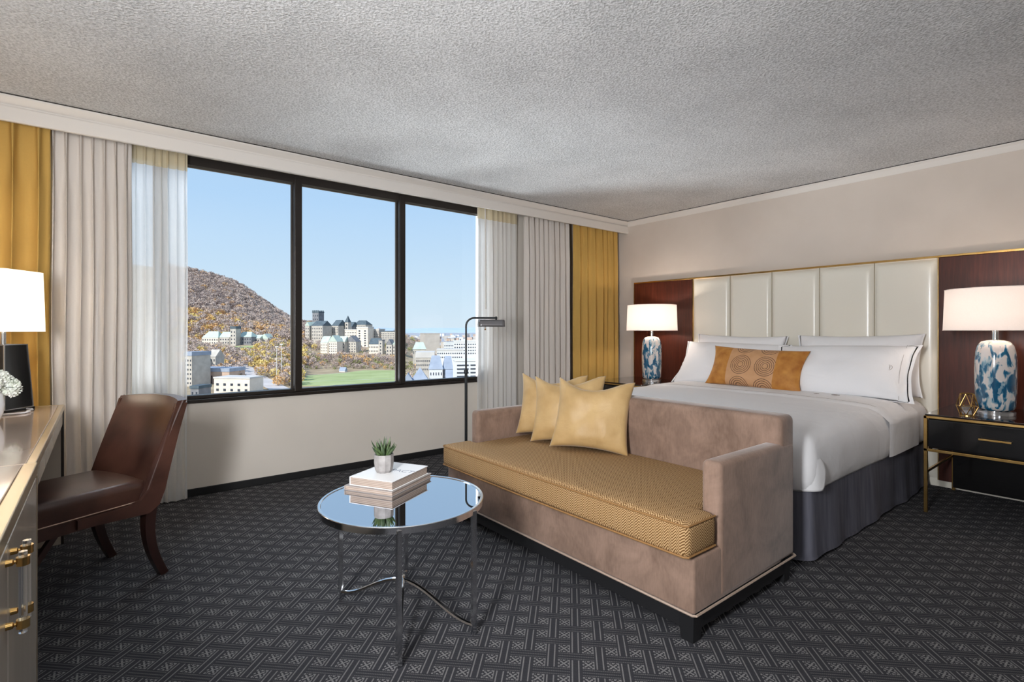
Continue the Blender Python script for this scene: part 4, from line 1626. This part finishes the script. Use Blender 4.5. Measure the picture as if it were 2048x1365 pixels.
# --- left pane
bld('apartment_house', 'low cream stone apartment house with flat roof in front of the hill', 424, 503, 758, 797, 385, 'cream_stone', 16, -9, 'flat', 'flat_roof', 755, (3, 5, .34, .42, .16, .0))
bld('apartment_house', 'brown brick block with pale blue flat roof behind the cream house', 386, 461, 744, 775, 450, 'pink_brick', 22, -6, 'flat', 'slate_blue', 737, (1, 3, .08, .6))
bld('apartment_tower', 'narrow grey tower with slate cap at the edge of the sheer curtain', 366, 386, 712, 775, 430, 'limestone', 18, -18, 'flat', 'slate_blue', 704, (6, 3, .35, .4), sidewins=None)
bld('house', 'gabled stone house among bare trees below the hillside mansion', 397, 415, 722, 742, 500, 'limestone', 12, -10, 'gablefront', 'slate_dark', 706, (2, 2, .35, .5))
h_ = bld('house', 'steep roofed house with dormers beside the gabled stone house', 414, 432, 714, 738, 505, 'limestone', 12, -10, 'gable', 'limestone', 700, (2, 3, .3, .45))
bld('house', 'small dark house at the bottom corner of the window', 380, 398, 778, 800, 360, 'grey_stone', 12, -8, 'flat', 'slate_dark', 772, (1, 2, .3, .5))
mans = bld('mansion', 'long stone mansion with copper green roofs halfway up the hill', 402, 438, 676, 690, 820, 'cream_stone', 18, -8, 'hip', 'copper_green', 663, (2, 7, .4, .45))
bld('', '', 438, 460, 675, 690, 818, 'limestone', 18, roof='gable', rmat='copper_green', vr=664, wins=(2, 4, .4, .45), parent=mans)
bld('', '', 460, 472, 658, 692, 812, 'limestone', 12, roof='flat', rmat='slate_dark', vr=653, wins=(4, 2, .35, .4), parent=mans)
bld('', '', 472, 504, 674, 690, 822, 'grey_stone', 18, roof='hip', rmat='copper_green', vr=664, wins=(2, 6, .4, .45), parent=mans)
bld('', '', 504, 520, 677, 686, 830, 'limestone', 16, roof='gable', rmat='copper_green', vr=670, wins=(1, 3, .4, .5), parent=mans)
bld('', '', 519, 538, 678, 687, 835, 'limestone', 16, roof='gablefront', rmat='copper_green', vr=668, wins=(1, 3, .4, .5), parent=mans)

# --- middle pane: hospital and campus on the slope
rv = bld('hospital_hall', 'stone hall with tall crenellated tower on the slope left of the spire', 620, 648, 652, 682, 930, 'limestone', 24, -22, 'gable', 'slate_dark', 642, (4, 6, .3, .4))
bld('', '', 623, 639, 626, 652, 965, 'grey_stone', 14, roof='crenel', rmat='slate_dark', vr=621, wins=(3, 3, .25, .4), parent=rv)
bld('', '', 609, 620, 652, 682, 940, 'limestone', 20, roof='gablefront', rmat='copper_green', vr=644, wins=(4, 2, .3, .4), parent=rv)
r2 = bld('hospital_wing', 'gabled stone wing with a pointed green spire on the slope', 662, 678, 652, 668, 950, 'limestone', 24, -22, 'gable', 'slate_dark', 640, (3, 3, .3, .4))
bld('', '', 689, 697, 645, 668, 960, 'limestone', 8, roof='pyramid', rmat='slate_dark', vr=631, wins=(3, 1, .4, .4), parent=r2)
bld('', '', 678, 706, 654, 668, 985, 'grey_stone', 20, roof='gable', rmat='slate_dark', vr=644, wins=(2, 5, .3, .4), parent=r2)
bld('hospital_wing', 'grey mansard roofed wing right of the pointed spire', 704, 733, 650, 662, 990, 'limestone', 24, -16, 'hip', 'slate_dark', 641, (2, 8, .35, .45))
bld('hospital_block', 'white modern hospital block with stacked balconies', 712, 737, 657, 696, 880, 'cream_stone', 20, -14, 'flat', 'flat_roof', 654, (7, 2, .28, .55))
bld('hospital_block', 'long low white hospital wing beside the balcony block', 688, 714, 661, 690, 890, 'cream_stone', 20, -14, 'flat', 'flat_roof', 659, (5, 7, .4, .35))
bld('campus_block', 'plain grey concrete block behind the campus', 735, 759, 660, 686, 900, 'beige_concrete', 22, -14, 'flat', 'flat_roof', 658, (5, 6, .35, .35))
bld('campus_block', 'grey gridded office block at the right of the middle pane', 761, 800, 664, 688, 890, 'limestone', 24, -10, 'flat', 'slate_dark', 662, (5, 11, .42, .42))
gh = bld('college_house', 'stone college house with pale copper roof facing the field', 656, 675, 684, 712, 780, 'cream_stone', 16, -14, 'gablefront', 'copper_green', 671, (5, 4, .35, .42))
bld('', '', 640, 656, 686, 706, 790, 'cream_stone', 16, roof='gable', rmat='copper_green', vr=673, wins=(3, 4, .3, .4), parent=gh)
bld('', '', 675, 690, 684, 706, 795, 'limestone', 14, roof='gable', rmat='copper_green', vr=673, wins=(3, 3, .3, .4), parent=gh)
bld('college_house', 'gabled grey college hall among bare trees', 690, 713, 684, 708, 800, 'limestone', 16, -12, 'gablefront', 'grey_stone', 672, (4, 4, .3, .4))
bld('college_house', 'cream hall with dark pitched roof beside the stone turret', 737, 758, 689, 708, 780, 'cream_stone', 16, -12, 'gable', 'slate_dark', 677, (2, 6, .35, .4))
bld('stone_turret', 'square stone turret among the campus houses', 757, 765, 682, 712, 770, 'limestone', 8, -12, 'flat', 'grey_stone', 680, (4, 1, .3, .4))
bld('college_house', 'twin gabled stone house right of the turret', 772, 784, 690, 714, 765, 'limestone', 12, -12, 'gablefront', 'grey_stone', 679, (3, 2, .35, .45))
bld('college_house', 'rightmost gabled stone house behind the window mullion', 785, 800, 690, 714, 765, 'limestone', 12, -12, 'gablefront', 'copper_green', 678, (3, 3, .35, .45))

# --- right pane: city
bld('concrete_block', 'big windowless beige concrete block in the hazy city', 849, 880, 668, 700, 1000, 'beige_concrete', 60, 18, 'flat', 'beige_concrete', 667)
bld('copper_roof_hall', 'hall with broad copper green roof left of the concrete block', 826, 852, 699, 712, 640, 'limestone', 22, 10, 'hip', 'copper_green', 685, (1, 8, .3, .5))
bld('office_block', 'white office block right of the concrete block', 888, 910, 688, 706, 720, 'white_block', 30, 8, 'flat', 'white_block', 686, (3, 7, .6, .35))
bld('office_block', 'wide white office block behind the floor lamp pole', 908, 962, 684, 712, 650, 'white_block', 30, 8, 'flat', 'white_block', 682, (4, 12, .5, .4))
bld('office_block', 'low white roofed block in the middle of the city', 874, 925, 702, 720, 520, 'white_block', 26, 6, 'flat', 'flat_roof', 699, (2, 12, .5, .3))
bld('office_block', 'pale grey block with flat roof left of the steep roofs', 832, 868, 716, 745, 430, 'limestone', 26, 8, 'flat', 'flat_roof', 705, (3, 9, .4, .4))
tr_ = bld('steep_roof_house', 'white stone house with tall steep slate roof and arched windows', 859, 885, 739, 770, 300, 'white_block', 9, 10, 'hip', 'slate_blue', 712, (2, 5, .3, .42))
bld('steep_roof_house', 'second steep slate roof right of the white stone house', 887, 906, 739, 770, 303, 'grey_stone', 9, 10, 'hip', 'slate_blue', 713, (2, 3, .3, .42))
bld('steep_roof_house', 'low slate roof between the steep roofs and the banded tower', 893, 914, 757, 775, 285, 'grey_stone', 9, 10, 'gable', 'slate_blue', 741)
bld('steep_roof_house', 'pyramid slate roof at the foot of the right pane', 824, 856, 762, 775, 290, 'grey_stone', 10, 10, 'pyramid', 'slate_blue', 736)
bld('steep_roof_house', 'slate gable beside the mullion at the foot of the right pane', 808, 824, 762, 775, 285, 'grey_stone', 9, 10, 'gablefront', 'slate_blue', 748)
bld('banded_tower', 'white tower with horizontal window bands behind the floor lamp', 912, 966, 723, 775, 270, 'white_block', 16, 12, 'flat', 'white_block', 720, (6, 2, .86, .38))
rnd = random.Random(12)
for k in range(90):
    d = rnd.choice([1300, 1600, 2000, 2500, 3200, 4000])
    u = rnd.uniform(806, 985)
    vb = HZ + (46 + EYE) * FPX / d
    hgt = rnd.uniform(10, 26)
    w = rnd.uniform(14, 34)
    bld('city_block', 'small distant city block near the horizon', u, u + w * FPX / d, vb - hgt * FPX / d, vb, d, rnd.choice(['white_block', 'beige_concrete', 'limestone', 'pink_brick', 'grey_stone']), rnd.uniform(14, 30), rnd.uniform(-20, 20), 'flat', rnd.choice(['flat_roof', 'slate_blue']), group='distant city blocks', clear=False, below=3)

# sports field, hut, light masts, streets
zf = GZ + .5


def onground(u, v, z):
    d = FPX * (EYE - z) / (v - HZ)
    return WP(u, d, z), d


fld = MB()
cs = [onground(590, 772, zf)[0], onground(800, 768, zf)[0], onground(806, 738, zf)[0], onground(760, 736.5, zf)[0], onground(690, 746, zf)[0], onground(590, 753, zf)[0]]
fld.add([c for c in cs] + [c - Vector((0, 0, .6)) for c in cs], [tuple(range(6)), tuple(range(11, 5, -1))] + [(i, (i + 1) % 6, 6 + (i + 1) % 6, 6 + i) for i in range(6)])
f_ = fld.build('sports_field', M['grass'], None)
tagobj(f_, 'flat green sports field below the campus', 'field')
for (a, b_) in (((604, 764), (798, 757)), ((640, 772), (798, 764)), ((604, 752), (700, 746)), ((752, 737.5), (800, 740))):
    pa, pb = onground(a[0], a[1], zf + .06)[0], onground(b_[0], b_[1], zf + .06)[0]
    n_ = (pb - pa).cross(Vector((0, 0, 1))).normalized() * (.9 if a[1] < 740 else .55)
    MB().add([pa - n_, pb - n_, pb + n_, pa + n_], [(0, 1, 2, 3)]).build('field_line', M['line_white'], f_)
keep(606, 798, 741, 775, 580)
bld('field_hut', 'white hut with grey pitched roof at the far edge of the sports field', 678, 690, 742, 748, 590, 'white_block', 6, -8, 'gable', 'slate_blue', 735)
for (u, vt, vb, d) in ((553.5, 693, 762, 470), (563, 688, 757, 480)):
    t = thing('light_mast', 'left tall white floodlight mast before the yellow trees' if u < 560 else 'right tall white floodlight mast before the yellow trees', 'mast', WP(u, d, zv(vb, d)), BASE_RZ)
    hh = zv(vt, d) - zv(vb, d)
    MB().tube([(0, 0, -6), (0, 0, hh)], [.32, .2], 6).build('pole', M['pole_white'], t, world=False)
    MB().box(-1.5, 1.5, -.25, .25, hh - .9, hh).build('lamp_head', M['pole_white'], t, world=False)
    keep(u - 2, u + 2, vt, vb - 14, d)


def strip(name, label, pts, w):
    L, Rr = [], []
    P_ = [WP(u, d, gz(u, d) + .7) for u, d in pts]
    for i, p in enumerate(P_):
        tv = P_[min(i + 1, len(P_) - 1)] - P_[max(0, i - 1)]
        nn = tv.cross(Vector((0, 0, 1))).normalized() * w / 2
        L.append(p - nn)
        Rr.append(p + nn)
    n = len(P_)
    o = MB().add(L + Rr, [(i, i + 1, n + i + 1, n + i) for i in range(n - 1)]).build(name, M['asphalt_pale'], None)
    return tagobj(o, label, 'street')


strip('street', 'pale sunlit street running down past the cream house', [(476, 600), (492, 560), (505, 520), (520, 480), (540, 440), (562, 405), (590, 375)], 15)
keep(484, 510, 736, 757, 560)
keep(505, 545, 752, 780, 470)
MB_terr = MB()
lawn = MB()
lv = [WP(u, d, gz(u, d) + .9) for u, d in ((470, 800), (512, 800), (512, 770), (470, 770))]
tagobj(lawn.add(lv, [(0, 1, 2, 3)]).build('lawn', M['grass'], None), 'small green lawn below the hillside mansion', 'lawn')
keep(473, 508, 690, 697, 800)

# trees: airy crowns of twig or leaf clusters over a trunk
rnd = random.Random(77)


def tree_mesh(name, n, crown, size, sd, cz=0.0, flat=False):
    r = random.Random(sd)
    vs, fs = [], []
    for k in range(n):
        while True:
            p = Vector((r.uniform(-1, 1), r.uniform(-1, 1), r.uniform(-1, 1)))
            if .25 < p.length < 1: break
        p = p.normalized() * (p.length ** .45)
        q = Vector((p.x * crown[0] * .5, p.y * crown[0] * .5, 0))
        zc_ = crown[1] * .5 * p.z + crown[2]
        q.z = zc_
        d1 = Vector((r.gauss(0, 1), r.gauss(0, 1), r.gauss(0, 1))).normalized()
        if flat: d1 = (d1 + Vector((p.x, p.y, .9))).normalized()
        d2_ = d1.orthogonal().normalized()
        d2_ = Matrix.Rotation(r.uniform(0, PI), 3, d1) @ d2_
        s1, s2 = size * r.uniform(.7, 1.4), size * r.uniform(.28, .6)
        b0 = len(vs)
        vs += [q - d1 * s1 * .5 - d2_ * s2 * .3, q + d2_ * s2, q + d1 * s1, q - d2_ * s2]
        fs.append((b0, b0 + 1, b0 + 2, b0 + 3))
    return vs, fs


KINDS = {
    'bare': ((10.5, 10, 7.2), 1.5, 'bare_twigs'),
    'baredark': ((10.5, 10, 7.2), 1.5, 'bare_twigs_dark'),
    'orange': ((11, 9.5, 6.6), 1.9, 'orange_leaves'),
    'yellow': ((9.5, 9, 6.2), 1.9, 'yellow_leaves'),
    'olive': ((9, 7, 4.4), 1.9, 'olive_leaves'),
}
TM, TV = {}, {}
for kk, (cr, sz, mt) in KINDS.items():
    for vi in range(2):
        n = 95 if kk.startswith('bare') else 80
        vsq, fsq = tree_mesh(kk, n, cr, sz, hash(kk) % 1 + vi * 13 + len(kk), 0, True)
        TV[(kk, vi)] = (vsq, fsq)
        ob = MB().add(vsq, fsq).build('crown', M[mt], None)
        tk = MB().tube([(0, 0, -2.5), (0, 0, 2.5), (.3, .1, 8)], [.38, .3, .08], 5).build('trunk', M['dark_trunk'], None)
        TM[(kk, vi)] = (ob.data, tk.data)
        bpy.data.objects.remove(ob)
        bpy.data.objects.remove(tk)


def pick(u, d, v):
    r = rnd.random()
    if u < 610 and d > 1000:
        return 'bare' if r < .62 else 'baredark' if r < .96 else 'orange'
    if u < 610 and d > 850:
        return 'bare' if r < .42 else 'baredark' if r < .52 else 'orange' if r < .84 else 'yellow'
    if u < 610:
        if u > 500: return 'yellow' if r < .42 else 'orange' if r < .56 else 'bare' if r < .76 else 'olive' if r < .92 else 'baredark'
        return 'bare' if r < .66 else 'orange' if r < .76 else 'yellow' if r < .84 else 'baredark' if r < .94 else 'olive'
    if d < 760:
        return 'bare' if r < .42 else 'olive' if r < .66 else 'baredark' if r < .88 else 'orange'
    return 'bare' if r < .5 else 'baredark' if r < .75 else 'yellow' if r < .86 else 'olive'


cand = []


def try_tree(u, d, s, kind=None):
    z = gz(u, d)
    v0 = HZ - (z + 12.0 * s - EYE) * FPX / d
    v1 = HZ - (z - EYE) * FPX / d
    hw = 5.2 * s * FPX / d
    for (a, b_, c_, e, dd) in CLEAR:
        if d < dd + 12 and u + hw * .6 > a and u - hw * .6 < b_ and v1 > c_ and v0 < e:
            # behind-the-body overlap: keep only when it merely covers the lowest rows
            if not (v0 > e - 4):
                return
    cand.append((u, d, z, s, kind or pick(u, d, v1)))


for _ in range(2300):
    d = rnd.uniform(860, 1345)
    try_tree(rnd.uniform(330, 625), d, rnd.uniform(.85, 1.35))
for _ in range(900):
    try_tree(rnd.uniform(360, 612), rnd.uniform(430, 870), rnd.uniform(.6, 1.05))
for _ in range(170):
    try_tree(rnd.uniform(600, 806), rnd.uniform(655, 745), rnd.uniform(.45, .95))
for _ in range(150):
    try_tree(rnd.uniform(602, 800), rnd.uniform(618, 660), rnd.uniform(.3, .5))
for _ in range(200):
    try_tree(rnd.uniform(602, 830), rnd.uniform(745, 1250), rnd.uniform(.6, .95))
for _ in range(320):
    try_tree(rnd.uniform(806, 990), rnd.choice([rnd.uniform(330, 700), rnd.uniform(700, 2400)]), rnd.uniform(.5, .8))
# drop trees standing inside a building or on the field
cand.sort(key=lambda q: -q[3] / q[1])
LAB = {
    'bare': ('bare grey-brown tree on the hillside and campus slopes', 'tree', 'bare grey-brown trees'),
    'baredark': ('bare dark brown tree on the hillside and campus slopes', 'tree', 'bare dark brown trees'),
    'orange': ('tree with rusty orange autumn leaves on the slope', 'tree', 'orange autumn trees'),
    'yellow': ('tree with golden yellow autumn leaves below the hill', 'tree', 'yellow autumn trees'),
    'olive': ('low olive green tree on the slopes below', 'tree', 'olive green trees'),
}
NAME = {'bare': 'bare_tree', 'baredark': 'bare_tree', 'orange': 'autumn_tree', 'yellow': 'autumn_tree', 'olive': 'green_tree'}
ind = cand[:290]
rest = cand[290:]
for (u, d, z, s, kk) in ind:
    vi = rnd.randrange(2)
    t = thing(NAME[kk], LAB[kk][0], LAB[kk][1], WP(u, d, z), rnd.uniform(0, 6.28), LAB[kk][2])
    for nm, dat in (('crown', TM[(kk, vi)][0]), ('trunk', TM[(kk, vi)][1])):
        o = bpy.data.objects.new(nm, dat)
        COL.objects.link(o)
        o.parent = t
        o.scale = (s, s, s * rnd.uniform(.9, 1.15))
for kk in KINDS:
    vs, fs = [], []
    for (u, d, z, s, k2) in rest:
        if k2 != kk: continue
        vsq, fsq = TV[(kk, rnd.randrange(2))]
        p = WP(u, d, z)
        a = rnd.uniform(0, 6.28)
        c_, s_ = math.cos(a) * s, math.sin(a) * s
        b0 = len(vs)
        vs += [(p.x + q.x * c_ - q.y * s_, p.y + q.x * s_ + q.y * c_, p.z + q.z * s) for q in vsq]
        fs += [[b0 + i for i in f] for f in fsq]
    if not vs: continue
    me = bpy.data.meshes.new('woodland')
    me.from_pydata(vs, [], fs)
    me.materials.append(M[KINDS[kk][2]])
    o = bpy.data.objects.new('woodland', me)
    COL.objects.link(o)
    tagobj(o, {'bare': 'dense grey-brown bare woodland covering the hill', 'baredark': 'dark brown bare woodland scattered over the hill', 'orange': 'rusty orange woodland on the lower hill', 'yellow': 'golden yellow woodland patches at the foot of the hill', 'olive': 'olive green undergrowth on the slopes'}[kk], 'woodland', None, 'stuff')
